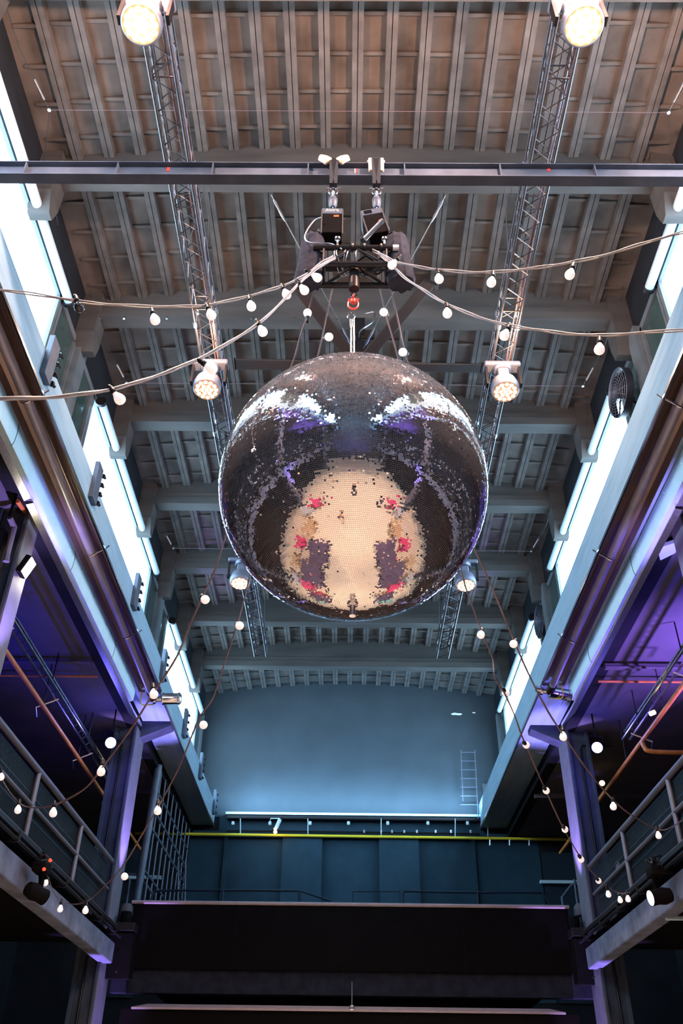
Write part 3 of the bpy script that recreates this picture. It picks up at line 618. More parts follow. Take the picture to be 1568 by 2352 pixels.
# ------------------------------------------------------------------ side balconies
def side_balcony(s, xf, side):
    t = thing('side_balcony', 'dark gallery with mesh railing along the %s side of the hall' % side, 'balcony', (xf, 12, 3.4))
    a0, a1 = sorted((xf+s*.12, s*XW)); y0, y1 = -16.0, 22.6
    MB().box(*sorted((xf, xf+s*.3)), y0, y1, 3.42, 3.86).build('edge_beam', M['slab'], t, bev=.03)
    MB().box(a0, a1, y0, y1, 3.86, 4.05).build('deck', M['black'], t)
    tr = MB().box(*sorted((xf-s*.12, xf-s*.02)), y0, 22.4, 4.06, 4.14).tube([(xf-s*.1, y0, 3.98), (xf-s*.1, 22.6, 3.98)], .028, 10)
    for y in np.arange(4, 22.4, 1.5): tr.box(*sorted((xf-s*.14, xf+s*.1)), y, y+.06, 3.94, 4.1)
    tr.build('lighting_rail', M['bsteel'], t)
    MB().box(*sorted((xf-s*.03, xf+s*.05)), y0, 22.4, 4.14, 4.22).build('kick_board', M['rail'], t)
    MB().tube([(xf, y0, 5.32), (xf, 21.1, 5.32)], .055, 14).build('handrail', M['rail'], t, smooth=True)
    MB().tube([(xf, y0, 4.72), (xf, 21.1, 4.72)], .035, 12).build('mid_rail', M['rail'], t, smooth=True)
    for y in (-9.2, -6.15, -3.1, -.05, 3.0, 6.05, 9.1, 12.15, 15.15, 18.25): MB().tube([(xf-s*.0, y, 4.2), (xf-s*.0, y, 5.32)], .045, 12).build('post', M['rail'], t, smooth=True)
    m = MB()
    for y in np.arange(9.0, 21.0, .052): m.box(xf+s*.055, xf+s*.062, y, y+.014, 4.24, 5.24)
    for z in (4.24, 4.56, 4.9, 5.22): m.box(*sorted((xf+s*.05, xf+s*.065)), 9, 21, z, z+.018)
    m.build('mesh_infill', M['darkrail'], t)['kind'] = 'stuff'
    return t
side_balcony(-1, -5.4, 'left'); side_balcony(1, 5.6, 'right')
tag(MB().obox(at(1418, 1988, X=5.7), (0, 1, 0), (0, 0, 1), (1, 0, 0), .22, .16, .02).build('notice_sheet', M['white']), 'small white notice hung on the right gallery mesh', 'notice')
# ceiling light under the right gallery
p = at(1549, 2109, Y=17.0)
tag(MB().box(p.x-.16, p.x+.16, p.y-.05, p.y+.05, p.z-.03, p.z+.03).build('emergency_light', M['pale'], bev=.01), 'small pinkish emergency light below the right gallery edge', 'light')
def rail_light(s, c, lab, face):
    t = thing('rail_spotlight', lab, 'stage light', c+Vector((0, 0, -.4)), 'spotlights clamped to the gallery rails'); f = Vector(face).normalized()
    MB().obox(c+Vector((0, 0, .12)), (0, 1, 0), (1, 0, 0), (0, 0, 1), .34, .24, .16).build('base', M['black'], t, bev=.03)
    MB().tube(spline([c+Vector((0, 0, .08)), c+Vector((0, .12, -.05)), c+Vector((0, .10, -.22)), c+Vector((0, .02, -.30))]), .05, 10).build('yoke', M['black'], t, smooth=True)
    h = c+Vector((0, .02, -.27)); MB().lathe([(.03, -.24), (.11, -.2), (.14, -.08), (.12, .05), (.13, .17)], h, f, 20).build('head', M['black'], t, smooth=True)
    MB().lathe([(.12, .171), (.0, .175)], h, f, 20, cap=False).build('lens', M['wash'], t)
    cl = MB()
    for k in range(5): cl.tube(spline([c+Vector((rng.uniform(-.1, .1), -.3+.15*i+rng.uniform(-.06, .06), .25+rng.uniform(-.1, .12))) for i in range(5)]), .014, 6)
    cl.build('cable_coil', M['bsteel'], t)
    if s < 0:
        rd = MB()
        for dy, dz in ((-.25, .05), (-.02, .25)): rd.lathe([(.03, 0), (.02, .03)], c+Vector((.12, dy, dz)), (1, -.5, -.3), 10)
        split(rd, 'red_plug', M['led_red'], t)
rail_light(-1, at(92, 2012, X=-5.15), 'black spotlight with red plugs clamped under the left gallery rail', (.55, .75, -.2))
rail_light(1, at(1508, 2020, X=5.3), 'black spotlight with white lens clamped under the right gallery rail', (-.85, -.1, -.15))

# ------------------------------------------------------------------ end balcony
t = thing('end_balcony', 'wide dark balcony front with a pale top edge across the far end', 'balcony', (.15, 23.6, 2.95))
MB().box(-5.3, 5.52, 23.5, 23.58, 3.46, 4.93).build('front_panel', M['panel'], t)
tr = MB()
for x in (-2.7, .15, 2.9): tr.box(x-.02, x+.02, 23.485, 23.5, 3.46, 4.93)
split(tr, 'panel_seam', M['black'], t)
MB().tube([(-5.34, 23.5, 4.95), (5.56, 23.5, 4.95)], .045, 10).build('top_edge', M['capm'], t, smooth=True)
MB().box(-5.55, 5.75, 23.7, Y1-.25, 3.6, 3.9).build('deck', M['black'], t)
MB().box(-5.6, 5.95, 23.6, 23.9, 2.96, 3.46).build('edge_beam', M['darkbeam'], t)
t = thing('lower_ledge', 'pale narrow ledge at the bottom of the picture under the end balcony', 'ledge', (0, 23.3, 2.5))
MB().add([(-4.95, 23.2, 2.62), (5.1, 23.2, 2.62), (4.8, 23.5, 2.72), (-4.65, 23.5, 2.72), (-4.95, 23.2, 2.58), (5.1, 23.2, 2.58), (5.1, 23.5, 2.58), (-4.95, 23.5, 2.58)],
    [(0, 1, 2, 3), (4, 7, 6, 5), (0, 4, 5, 1), (2, 6, 7, 3), (1, 5, 6, 2), (0, 3, 7, 4)]).build('ledge_top', M['capm'], t)
MB().box(-5.2, 5.4, 23.25, 23.5, 2.2, 2.58).build('ledge_beam', M['panel'], t)
t = thing('hanging_ring', 'small steel ring hanging on a chain below the balcony centre', 'ring', at(808, 2312, Y=23.15))
p = at(808, 2315, Y=23.12)
MB().torus(p, (0, 1, 0), .045, .014, 18, 8).build('ring', M['chrome'], t, smooth=True)
MB().tube([p+Vector((0, 0, .05)), at(808, 2255, Y=23.3)], .012, 6).build('chain', M['rail'], t)
for s, xa, xb, nm in ((-1, -5.72, -5.05, 'left'), (1, 5.42, 6.02, 'right')):
    t = thing('loudspeaker', 'black loudspeaker hanging at the %s end of the balcony front' % nm, 'speaker', ((xa+xb)/2, 22.9, 3.15), 'balcony loudspeakers')
    a = -.35*s
    MB().obox(((xa+xb)/2, 23.1, 3.66), (1, 0, 0), (0, 1, .12), (0, -.12, 1), xb-xa, .45, .98).build('cabinet', M['black'], t, bev=.02)
    MB().box(xa-.04, xb+.02, 22.75, 23.25, 4.16, 4.34).build('mounting_frame', M['bsteel'], t, bev=.01)
    MB().lathe([(.03, 0), (.02, .01)], ((xa+xb)/2+.05, 22.84, 3.3), (0, -1, 0), 10).build('badge', M['bsteel'], t)
# par lights above the speakers
    x = xa+.35 if s < 0 else xb-.45
    t = thing('floor_par_light', 'black uplight standing above the %s speaker' % nm, 'stage light', (x, 23.05, 4.36))
    MB().lathe([(.13, 0), (.14, .08), (.14, .26), (.12, .28)], (x, 23.2, 4.38), (0, 0, 1), 16).build('can', M['black'], t, smooth=True)
    MB().tube([(x-.18, 23.2, 4.36), (x-.18, 23.2, 4.5), (x-.14, 23.2, 4.52)], .015, 6).tube([(x+.18, 23.2, 4.36), (x+.18, 23.2, 4.5), (x+.14, 23.2, 4.52)], .015, 6).build('bracket', M['black'], t)
# violet service drum beside each end of the balcony
for s, px in ((-1, 290), (1, 1333)):
    p = at(px, 2092, Y=23.5); tag(MB().lathe([(.16, 0), (.17, .05), (.16, .2), (.1, .28)], p-Vector((0, 0, .12)), (0, 0, 1), 18).build('fixing_bracket', M['aisle'], smooth=True), 'rounded violet lit bracket at the %s end of the balcony top edge' % ('left' if s < 0 else 'right'), 'bracket')
def drop(mb, px, py, y, r):
    a = at(px, py, Y=y); return mb.tube([a, (a.x, a.y, 3.9)], r, 8)
# railings on the end balcony
t = thing('balcony_railing', 'thin dark railing with bent left end behind the balcony front', 'railing', at(520, 2060, Y=26))
MB().tube(spline([at(*p, Y=25) for p in ((345, 2075), (352, 2055), (370, 2046), (510, 2045), (685, 2046))]), .03, 8).build('top_rail', M['darkrail'], t, smooth=True)
for px in (512, 688): drop(MB(), px, 2046, 25, .035).build('post', M['darkrail'], t)
MB().tube([at(688, 2046, Y=25), at(760, 2070, Y=25)], .025, 8).build('brace', M['darkrail'], t)
t = thing('balcony_railing', 'thin dark railing with bent right end behind the balcony front', 'railing', at(1080, 2060, Y=26))
MB().tube(spline([at(*p, Y=25) for p in ((928, 2047), (1090, 2050), (1225, 2050), (1248, 2056), (1262, 2076))]), .03, 8).build('top_rail', M['darkrail'], t, smooth=True)
for px in (925, 1096): drop(MB(), px, 2048, 25, .03).build('post', M['darkrail'], t)
t = thing('balcony_railing', 'low faint rectangular rail frame in the middle behind the balcony front', 'railing', at(860, 2060, Y=27))
MB().tube([at(*p, Y=27) for p in ((810, 2180), (810, 2048), (918, 2048), (918, 2180))], .02, 6).build('frame', M['darkrail'], t)
for s, pts, ps in ((-1, ((295, 2008), (318, 2010), (352, 2055)), (298, 320)), (1, ((1323, 2025), (1310, 2035), (1290, 2062)), (1290, 1318))):
    t = thing('stair_railing', 'blue-grey sloping stair railing at the %s end of the balcony' % ('left' if s < 0 else 'right'), 'railing', at(ps[0], 2080, Y=26))
    MB().tube([at(*p, Y=26.5) for p in pts], .035, 8).build('handrail', M['stiff'], t)
    for px in ps: drop(MB(), px, 2020 if px in (320, 1318, 298) else 2060, 26.5, .035).build('post', M['stiff'], t)

# far wall fittings
t = thing('yellow_pipe', 'long yellow pipe running across the far wall', 'pipe', (0, 31.95, 9.0))
ya = 32.0; MB().tube([at(310, 1914, Y=ya), at(800, 1921, Y=ya), at(1300, 1928, Y=ya)], .05, 10).build('pipe_run', M['yellow'], t, smooth=True)
MB().tube([at(1300, 1928, Y=ya), at(1313, 1927, Y=ya), at(1315, 1905, Y=ya)], .05, 8).build('pipe_riser', M['yellow'], t, smooth=True)
for px in (552, 707, 875, 1045, 1120): MB().tube([at(px, 1880, Y=ya), at(px, 1921, Y=ya)], .018, 6).build('pipe_hanger', M['pale'], t)
for px in (1125, 1170, 1215): MB().tube([at(px, 1926, Y=ya), at(px, 1942, Y=ya)], .03, 6).build('pipe_clip', M['alu'], t)
t = thing('wall_ledge', 'bright metal ledge rail along the foot of the grey end wall', 'ledge', (.2, 32.0, 9.7))
MB().box(-4.35, 4.85, 32.0, 32.3, 9.74, 9.82).build('ledge_rail', M['pale'], t)
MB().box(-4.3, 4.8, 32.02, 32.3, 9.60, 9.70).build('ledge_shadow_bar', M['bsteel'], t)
for px in (535, 620, 712, 800, 890, 982, 1073):
    p = at(px, 1887, Y=31.95); MB().lathe([(.05, 0), (.06, .05), (.05, .12)], p, (0, 0, -1), 10).build('rail_fitting', M['pale'], t, smooth=True)
t = thing('cable_tray', 'dark conduit with small clips just above the yellow pipe', 'conduit', (0, 32.0, 9.2))
MB().tube([at(520, 1908, Y=32.1), at(1100, 1915, Y=32.1)], .03, 6).build('tray', M['bsteel'], t)
for px in (836, 875, 900, 928, 957, 1000, 1035, 1080): p = at(px, 1910, Y=32.05); MB().box(p.x-.03, p.x+.03, p.y-.03, p.y, p.z-.05, p.z+.05).build('clip', M['alu'], t)
t = thing('bracket_spotlight', 'small spotlight glowing amber above the yellow pipe', 'stage light', at(637, 1890, Y=31.7))
MB().tube([at(643, 1882, Y=31.7), at(634, 1902, Y=31.7)], .07, 12).build('can', M['pale'], t, smooth=True)
MB().tube([at(620, 1885, Y=31.9), at(622, 1880, Y=31.8), at(642, 1880, Y=31.7)], .02, 6).build('arm', M['pale'], t)
for y_, r_ in ((1904, .06), (1911, .07)):
    p = at(632, y_, Y=31.62); MB().lathe([(r_, 0), (r_*.8, .03)], p, (0, -.7, -.7), 12).build('lens', M['amber'], t)
light('POINT', 'spot_glow', at(632, 1913, Y=31.55), 6, (1, .6, .25), .05)
# wall ladder
t = thing('wall_ladder', 'slim rung ladder fixed to the right of the grey end wall', 'ladder', at(1075, 1840, Y=32.1))
for a, b in (((1058, 1722), (1063, 1840)), ((1090, 1722), (1098, 1880))): MB().tube([at(*a, Y=32.0), at(*b, Y=32.0)], .018, 6).build('stile', M['rail'], t)
for k in range(7): y_ = 1728+20*k; MB().tube([at(1057+.04*k, y_, Y=32.0), at(1092+k, y_, Y=32.0)], .014, 6).build('rung', M['rail'], t)
p = at(1113, 1812, Y=32.2); tag(MB().box(p.x-.07, p.x+.07, 32.2, 32.3, p.z-.2, p.z+.2).build('junction_box', M['aisle']), 'small grey junction box beside the wall ladder', 'box')
for px, py, w_, h_ in ((1048, 1640, .42, .09), (1088, 1637, .12, .05)):
    p = at(px, py, Y=32.29)
    pm = MB(); n = 14; pm.prism([(p.x+w_/2*math.cos(2*PI*i/n)*(1+.25*math.sin(i*3.1)), p.z+h_/2*math.sin(2*PI*i/n)*(1+.3*math.sin(i*1.7))) for i in range(n)], 32.285, 32.3, 'y')
    tag(pm.build('paint_patch', M['white']), 'bare white plaster patch at the top right of the end wall' if w_ > .2 else 'tiny white plaster chip beside the larger patch', 'plaster patch')
for px in (1125, 1080):
    pass
# door on the far right
d = MB().box(6.9, 8.5, Y1-.04, Y1+.02, 3.9, 8.6); d = struct(d.build('door_1', M['darkrail']))
p = at(1290, 2026, Y=32.1); MB().box(p.x-.75, p.x+.75, 32.05, 32.2, p.z-.05, p.z+.05).build('push_bar', M['pale'], d)
struct(MB().box(-8.5, -6.9, Y1-.04, Y1+.02, 3.9, 8.6).build('door_2', M['darkrail']))
p = at(330, 2015, Y=32.1); tag(MB().box(p.x-.6, p.x+.6, 32.05, 32.2, p.z-.06, p.z+.06).build('wall_light', M['pale']), 'unlit tube light on the far wall left of the cage', 'light')

# scaffold cage at the left end
t = thing('access_cage', 'tall blue-grey tube cage around the stairs at the far left', 'cage', (-5.6, 29, 3.9))
MB().tube([(-5.75, 25.6, 3.9), (-5.6, 25.6, 9.2)], .11, 12).build('main_post', M['stiff'], t, smooth=True)
for i, y in enumerate(np.linspace(26.1, 32.0, 9)): MB().tube([(-5.6, y, 3.9 if i < 4 else 5.5), (-5.6, y, 9.2)], .03, 6).build('upright', M['stiff'], t)
for z, r_, y0 in ((8.5, .035, 25.6), (7.9, .05, 25.6), (7.4, .05, 25.6)): MB().tube([(-5.6, y0, z), (-5.6, 32.1, z)], r_, 8).build('side_rail', M['stiff'], t)
for z in (6.2, 5.2): MB().tube([(-5.6, 25.6, z), (-5.6, 28.6, z)], .04, 8).build('side_rail', M['stiff'], t)
for px in (342, 350): pass
t = thing('access_ladder', 'slim dark ladder standing behind the cage at the far left', 'ladder', at(418, 2060, Y=30))
for px in (408, 424): MB().tube([at(px+2, 1975, Y=30), at(px, 2080, Y=30)], .03, 6).build('stile', M['stiff'], t)
for k in range(6): MB().tube([at(409, 1990+15*k, Y=30), at(425, 1990+15*k, Y=30)], .02, 6).build('rung', M['stiff'], t)

# ------------------------------------------------------------------ aisle fittings
for s, pts, lab in ((-1, [(-6.8, 10.5, 7.95), (-6.8, 15.6, 7.95), (-6.8, 30, 7.95)], 'orange pipe running along the left aisle ceiling'), (1, [(7.05, 9, 7.98), (7.05, 30, 7.98)], 'orange pipe running along the right aisle ceiling')):
    t = thing('service_pipe', lab, 'pipe', pts[0])
    MB().tube(pts, .05, 10).build('pipe_run', M['rust'], t, smooth=True)
    hg = MB()
    for y in np.arange(12, 29, 3.2): hg.tube([(pts[0][0], y, 8.0), (pts[0][0], y, 9.1)], .012, 5)
    split(hg, 'pipe_hanger', M['bsteel'], t)
    if s > 0: MB().tube(spline([(7.05, 20.2, 7.98), (7.08, 20.2, 7.82), (7.25, 20.2, 7.72), (8.3, 20.2, 7.7), (10.8, 20.2, 7.7)]), .055, 10).build('pipe_branch', M['rust'], t, smooth=True)
for s, x, y0, y1, lab in ((-1, -6.55, 13.2, 25.5, 'violet lit ladder truss hanging in the left aisle'), (1, 6.85, 11.5, 21.0, 'violet lit ladder truss hanging in the right aisle')):
    t = thing('ladder_truss', lab, 'truss', (x, y0, 8.2)); c = MB()
    z = 8.33
    for dx, dz in ((0, 0), (s*.18, .0), (s*.09, .2)): c.tube([(x+dx, y0, z+dz), (x+dx, y1, z+dz)], .03, 8)
    split(c, 'chord', M['alu'], t, True); l = MB()
    for y in np.arange(y0, y1-.3, .4): l.tube([(x, y, z), (x+s*.18, y+.2, z), (x+s*.09, y+.3, z+.2), (x, y+.4, z)], .01, 5)
    l.build('lattice', M['truss'], t)
    for y in np.arange(y0+1.5, y1, 3.4):
        MB().tube([(x+s*.05, y, z+.1), (x+s*.05, y, 9.1)], .015, 5).build('hanging_rod', M['bsteel'], t)
        MB().tube([(x+s*.1, y+.8, z), (x+s*.55, y+.7, z-.25), (x+s*.6, y+1.0, z-.35)], .025, 6).build('lamp_arm', M['alu'], t)
for s in (-1, 1):
    tag(MB().tube([(s*5.85, 18.2, 8.93), (s*XW, 18.2, 8.93)], .035, 8).build('cross_conduit', M['aisle'], smooth=True), 'pale conduit crossing the %s aisle ceiling' % ('left' if s < 0 else 'right'), 'conduit')
    tag(MB().tube([(s*5.85, 18.9, 8.9), (s*8.6, 18.9, 8.9), (s*8.62, 18.9, 7.2)], .03, 8).build('cross_pipe', M['rust'], smooth=True), 'thin orange pipe crossing the %s aisle behind the pale conduit' % ('left' if s < 0 else 'right'), 'pipe')
for px, py, lab in ((254, 1706, 'bright blue-violet spotlight glowing in the left aisle'), (1371, 1717, 'bright blue-violet spotlight glowing in the right aisle')):
    c = at(px, py, Y=21.3); t = thing('aisle_spotlight', lab, 'stage light', c, 'violet aisle spotlights'); f = (-c).normalized()
    MB().lathe([(.13, .02), (.0, .03)], c, f, 24, cap=False).build('lens', M['bluelens'], t)
    MB().lathe([(.05, -.3), (.12, -.25), (.145, 0), (.145, .02), (.13, .02)], c, f, 20).build('can', M['black'], t, smooth=True)
    MB().tube([c-f*.1+Vector((-.18, 0, 0)), c+Vector((-.18, 0, .3)), c+Vector((.18, 0, .3)), c-f*.1+Vector((.18, 0, 0))], .015, 6).build('bracket', M['black'], t)
    MB().tube([c+Vector((0, 0, .3)), (c.x, c.y, 9.12)], .02, 6).build('stem', M['black'], t)
    light('POINT', 'aisle_glow', c+f*.35, 60, (.12, .1, 1), .1)
t = thing('floodlight', 'pale yellow floodlight fixed to the near left violet column', 'stage light', at(66, 1302, X=-5.45))
c = at(66, 1304, X=-5.42)
MB().obox(c, (0, 1, 0), (.35, 0, .9), (.9, 0, -.35), .22, .3, .02).build('lens', M['yled'], t)
MB().obox(c-Vector((.06, 0, -.02)), (0, 1, 0), (.35, 0, .9), (.9, 0, -.35), .26, .34, .1).build('housing', M['black'], t, bev=.01)
c = at(1382, 1798, Y=25.0); tag(MB().lathe([(.05, 0), (.08, .04), (.02, .06)], c, (-.2, -.8, -.5), 12).build('amber_indicator', M['amber']), 'small amber lamp far back in the right aisle', 'light')
c = at(1492, 1640, Y=18.5); tag(MB().tube([c, c+Vector((.12, 0, .05))], .05, 10).build('amber_lamp', M['amber'], smooth=True), 'small amber lamp on the right ladder truss', 'light')
# dark window frame and hanging clamp at the left edge
t = thing('screen_frame', 'dark rounded frame at the left edge below the floodlight', 'frame', at(5, 1400, X=-6.1))
MB().tube(spline([at(*p, X=-6.0) for p in ((-40, 1318), (5, 1318), (18, 1330), (16, 1360), (0, 1420), (-30, 1500))]), .035, 8).build('frame_tube', M['stiff'], t, smooth=True)
t = thing('rigging_clamp', 'pinkish metal clamp arm hanging beyond the near left column', 'clamp', at(20, 1250, X=-5.75))
MB().tube([at(*p, X=-5.75) for p in ((22, 1188), (32, 1210), (17, 1275), (14, 1290))], [.05, .06, .045, .06], 8).build('clamp_arm', M['aisle'], t, smooth=True)
MB().tube([at(40, 1150, X=-5.75), at(58, 1176, X=-5.75)], .045, 10).build('pipe_stub', M['rust'], t, smooth=True)
MB().tube([at(22, 1188, X=-5.75), Vector((-5.75, at(22, 1188, X=-5.75).y, 9.11))], .03, 8).build('stem', M['black'], t)

# ------------------------------------------------------------------ festoon strings
ball_prof = [(.020, .078), (.022, .09), (.027, .105), (.037, .122), (.046, .142), (.0505, .162), (.049, .182), (.041, .198), (.028, .208), (.012, .213), (.001, .214)]
gme = MB().lathe(ball_prof, (0, 0, 0), (0, 0, -1), 18, cap=False)
def _mesh(mb, name, m):
    me = bpy.data.meshes.new(name); me.from_pydata(mb.v, [], mb.f); me.materials.append(m); me.shade_smooth(); return me
BULB = _mesh(gme, 'bulb', M['bulb']); DBULB = _mesh(gme, 'dark_bulb', M['dbulb'])
SOCK = _mesh(MB().lathe([(.012, -.015), (.02, 0), (.028, .02), (.026, .05), (.03, .055), (.03, .085), (.02, .09)], (0, 0, 0), (0, 0, -1), 12), 'socket', M['bsteel'])
def festoon(label, A, B, path, bulbs, thick=.0075, n=2, dark=(), cm='litcable'):
    t = thing('festoon_lights', label, 'string lights', A, 'festoon light strings'); A = Vector(A); B = Vector(B)
    P = [on_plane(x, y, A, B) for x, y in path]; sp_ = spline(P, 6); o0 = Vector(LOC[t.name])
    c = MB(); nn = (B-A).normalized()
    for k in range(n):
        off = Vector((0, 0, 0)) if n == 1 else Vector((0, .011*math.cos(PI*2*k/n), .013*math.sin(PI*2*k/n)))
        c.tube([p+off*(1+.5*math.sin(i*.7+k)) for i, p in enumerate(sp_)], thick, 6)
    split(c, 'cable', M[cm], t, True)
    for i, bb in enumerate(bulbs):
        bx, by = bb[:2]; Bc = on_plane(bx, by, A, B)
        if len(bb) > 2: T = on_plane(bb[2], bb[3], A, B)
        else: T = min(sp_, key=lambda p: (p-Bc-Vector((0, 0, .12))).length)
        d = (Bc-T)
        d = d.normalized() if d.length > .03 else Vector((0, 0, -1))
        q = Vector((0, 0, -1)).rotation_difference(d); org = Bc-d*.165
        b = bpy.data.objects.new('bulb', DBULB if i in dark else BULB); C.objects.link(b); b.parent = t
        b.location = org-o0; b.rotation_mode = 'QUATERNION'; b.rotation_quaternion = q
        s = bpy.data.objects.new('socket', SOCK); C.objects.link(s); s.parent = b
    return t
FL, FR = (-.32, 6.62, 8.6), (.42, 6.62, 8.6)
festoon('festoon string from the hoist frame to the upper left edge, with one dark bulb', (-.1, 6.6, 8.5), (-3.3, 5.6, 7),
    [(-60, 655), (0, 666), (90, 677), (180, 692), (260, 700), (345, 704), (420, 704), (480, 700), (560, 683), (620, 666), (665, 650), (700, 632), (735, 606), (765, 588)],
    [(182, 706, 176, 690), (356, 735, 346, 702), (485, 724, 474, 699), (577, 704, 572, 680), (658, 677, 648, 656), (729, 638, 712, 627)], dark=(0,))
festoon('thick bundle of festoon cables sweeping from the hoist frame down to the left edge', (-.1, 6.55, 8.5), (-3.2, 5.3, 6),
    [(-60, 919), (0, 915), (90, 914), (180, 906), (260, 893), (340, 870), (420, 840), (480, 812), (540, 778), (600, 738), (650, 690), (690, 648), (730, 615), (770, 592)],
    [(275, 917, 255, 893), (487, 848, 455, 826), (603, 762, 593, 743), (699, 667, 686, 651)], n=4)
festoon('festoon string from the hoist frame to the upper right edge', (.35, 6.6, 8.6), (3.6, 5.2, 8),
    [(855, 575), (880, 586), (905, 600), (960, 613), (1003, 619), (1070, 625), (1130, 625), (1200, 619), (1260, 611), (1320, 601), (1400, 583), (1480, 558), (1568, 534), (1640, 520)],
    [(900, 609, 916, 590), (1008, 641, 1003, 618), (1128, 649, 1133, 622), (1308, 631, 1320, 600)])
festoon('festoon string from the hoist frame to the right edge, level with the ball top', (.4, 6.6, 8.5), (3.8, 5.3, 7),
    [(868, 580), (900, 610), (930, 638), (975, 668), (1025, 698), (1090, 725), (1160, 746), (1230, 757), (1300, 766), (1375, 770), (1450, 766), (1568, 758), (1640, 754)],
    [(1027, 720, 1024, 697), (1158, 771, 1170, 744), (1376, 803, 1377, 768)])
festoon('outer left festoon string from the frame behind the ball to the left gallery', (-.35, 6.9, 8.4), (-5.3, 13.6, 5),
    [(735, 640), (722, 665), (706, 722), (690, 770), (672, 832), (640, 900), (600, 990), (560, 1100), (520, 1225), (497, 1300), (469, 1362), (430, 1450), (405, 1510), (352, 1592), (300, 1675), (236, 1762), (190, 1815), (122, 1850), (75, 1855), (42, 1842), (10, 1800), (-10, 1755)],
    [(706, 719, 706, 732), (471, 1377, 461, 1367), (353, 1595, 352, 1580), (232, 1773, 234, 1755), (122, 1868, 124, 1852), (41, 1861, 44, 1843), (2, 1785, 1, 1770)], cm='cable')
festoon('inner left festoon string from the frame behind the ball to the left column', (-.15, 6.9, 8.4), (-5.2, 17.5, 4),
    [(772, 640), (762, 668), (752, 715), (735, 795), (720, 850), (690, 950), (640, 1090), (600, 1220), (568, 1345), (549, 1420), (520, 1510), (490, 1600), (455, 1655), (410, 1765), (365, 1850), (330, 1910), (280, 1992), (230, 2045), (196, 2072), (160, 2076), (130, 2060), (108, 2010), (95, 1985)],
    [(755, 774, 738, 777), (550, 1437, 540, 1430), (467, 1665, 457, 1655), (362, 1863, 363, 1846), (286, 2013, 277, 1998), (196, 2092, 198, 2073), (138, 2089, 141, 2070), (104, 2028, 112, 2016)], cm='cable')
festoon('inner right festoon string from the frame behind the ball to the right gallery', (.3, 6.9, 8.4), (5.4, 18.6, 4.2),
    [(868, 640), (876, 680), (886, 722), (905, 790), (925, 860), (960, 980), (1000, 1110), (1040, 1240), (1068, 1345), (1104, 1445), (1130, 1510), (1136, 1555), (1158, 1592), (1180, 1640), (1198, 1690), (1222, 1745), (1248, 1805), (1290, 1895), (1330, 1965), (1365, 2010), (1400, 2040), (1425, 2052), (1445, 2050)],
    [(881, 717, 889, 722), (1104, 1458, 1106, 1444), (1161, 1591, 1152, 1579), (1208, 1711, 1198, 1700), (1254, 1816, 1244, 1802), (1297, 1905, 1288, 1890), (1334, 1974, 1327, 1960), (1374, 2023, 1366, 2012), (1397, 2055, 1394, 2040), (1424, 2068, 1420, 2050), (1442, 2066, 1440, 2048)], cm='cable')
festoon('outer right festoon string from the frame behind the ball to the right gallery rail', (.42, 6.9, 8.4), (5.5, 16, 4.7),
    [(888, 635), (900, 680), (915, 740), (925, 790), (938, 835), (970, 920), (1010, 1040), (1050, 1160), (1092, 1266), (1130, 1350), (1178, 1467), (1210, 1540), (1250, 1620), (1291, 1685), (1350, 1770), (1405, 1835), (1450, 1872), (1510, 1905), (1545, 1898), (1600, 1860)],
    [(925, 809, 935, 812), (1179, 1479, 1186, 1468), (1293, 1693, 1292, 1680), (1408, 1853, 1407, 1836), (1512, 1920, 1509, 1904)], cm='cable')

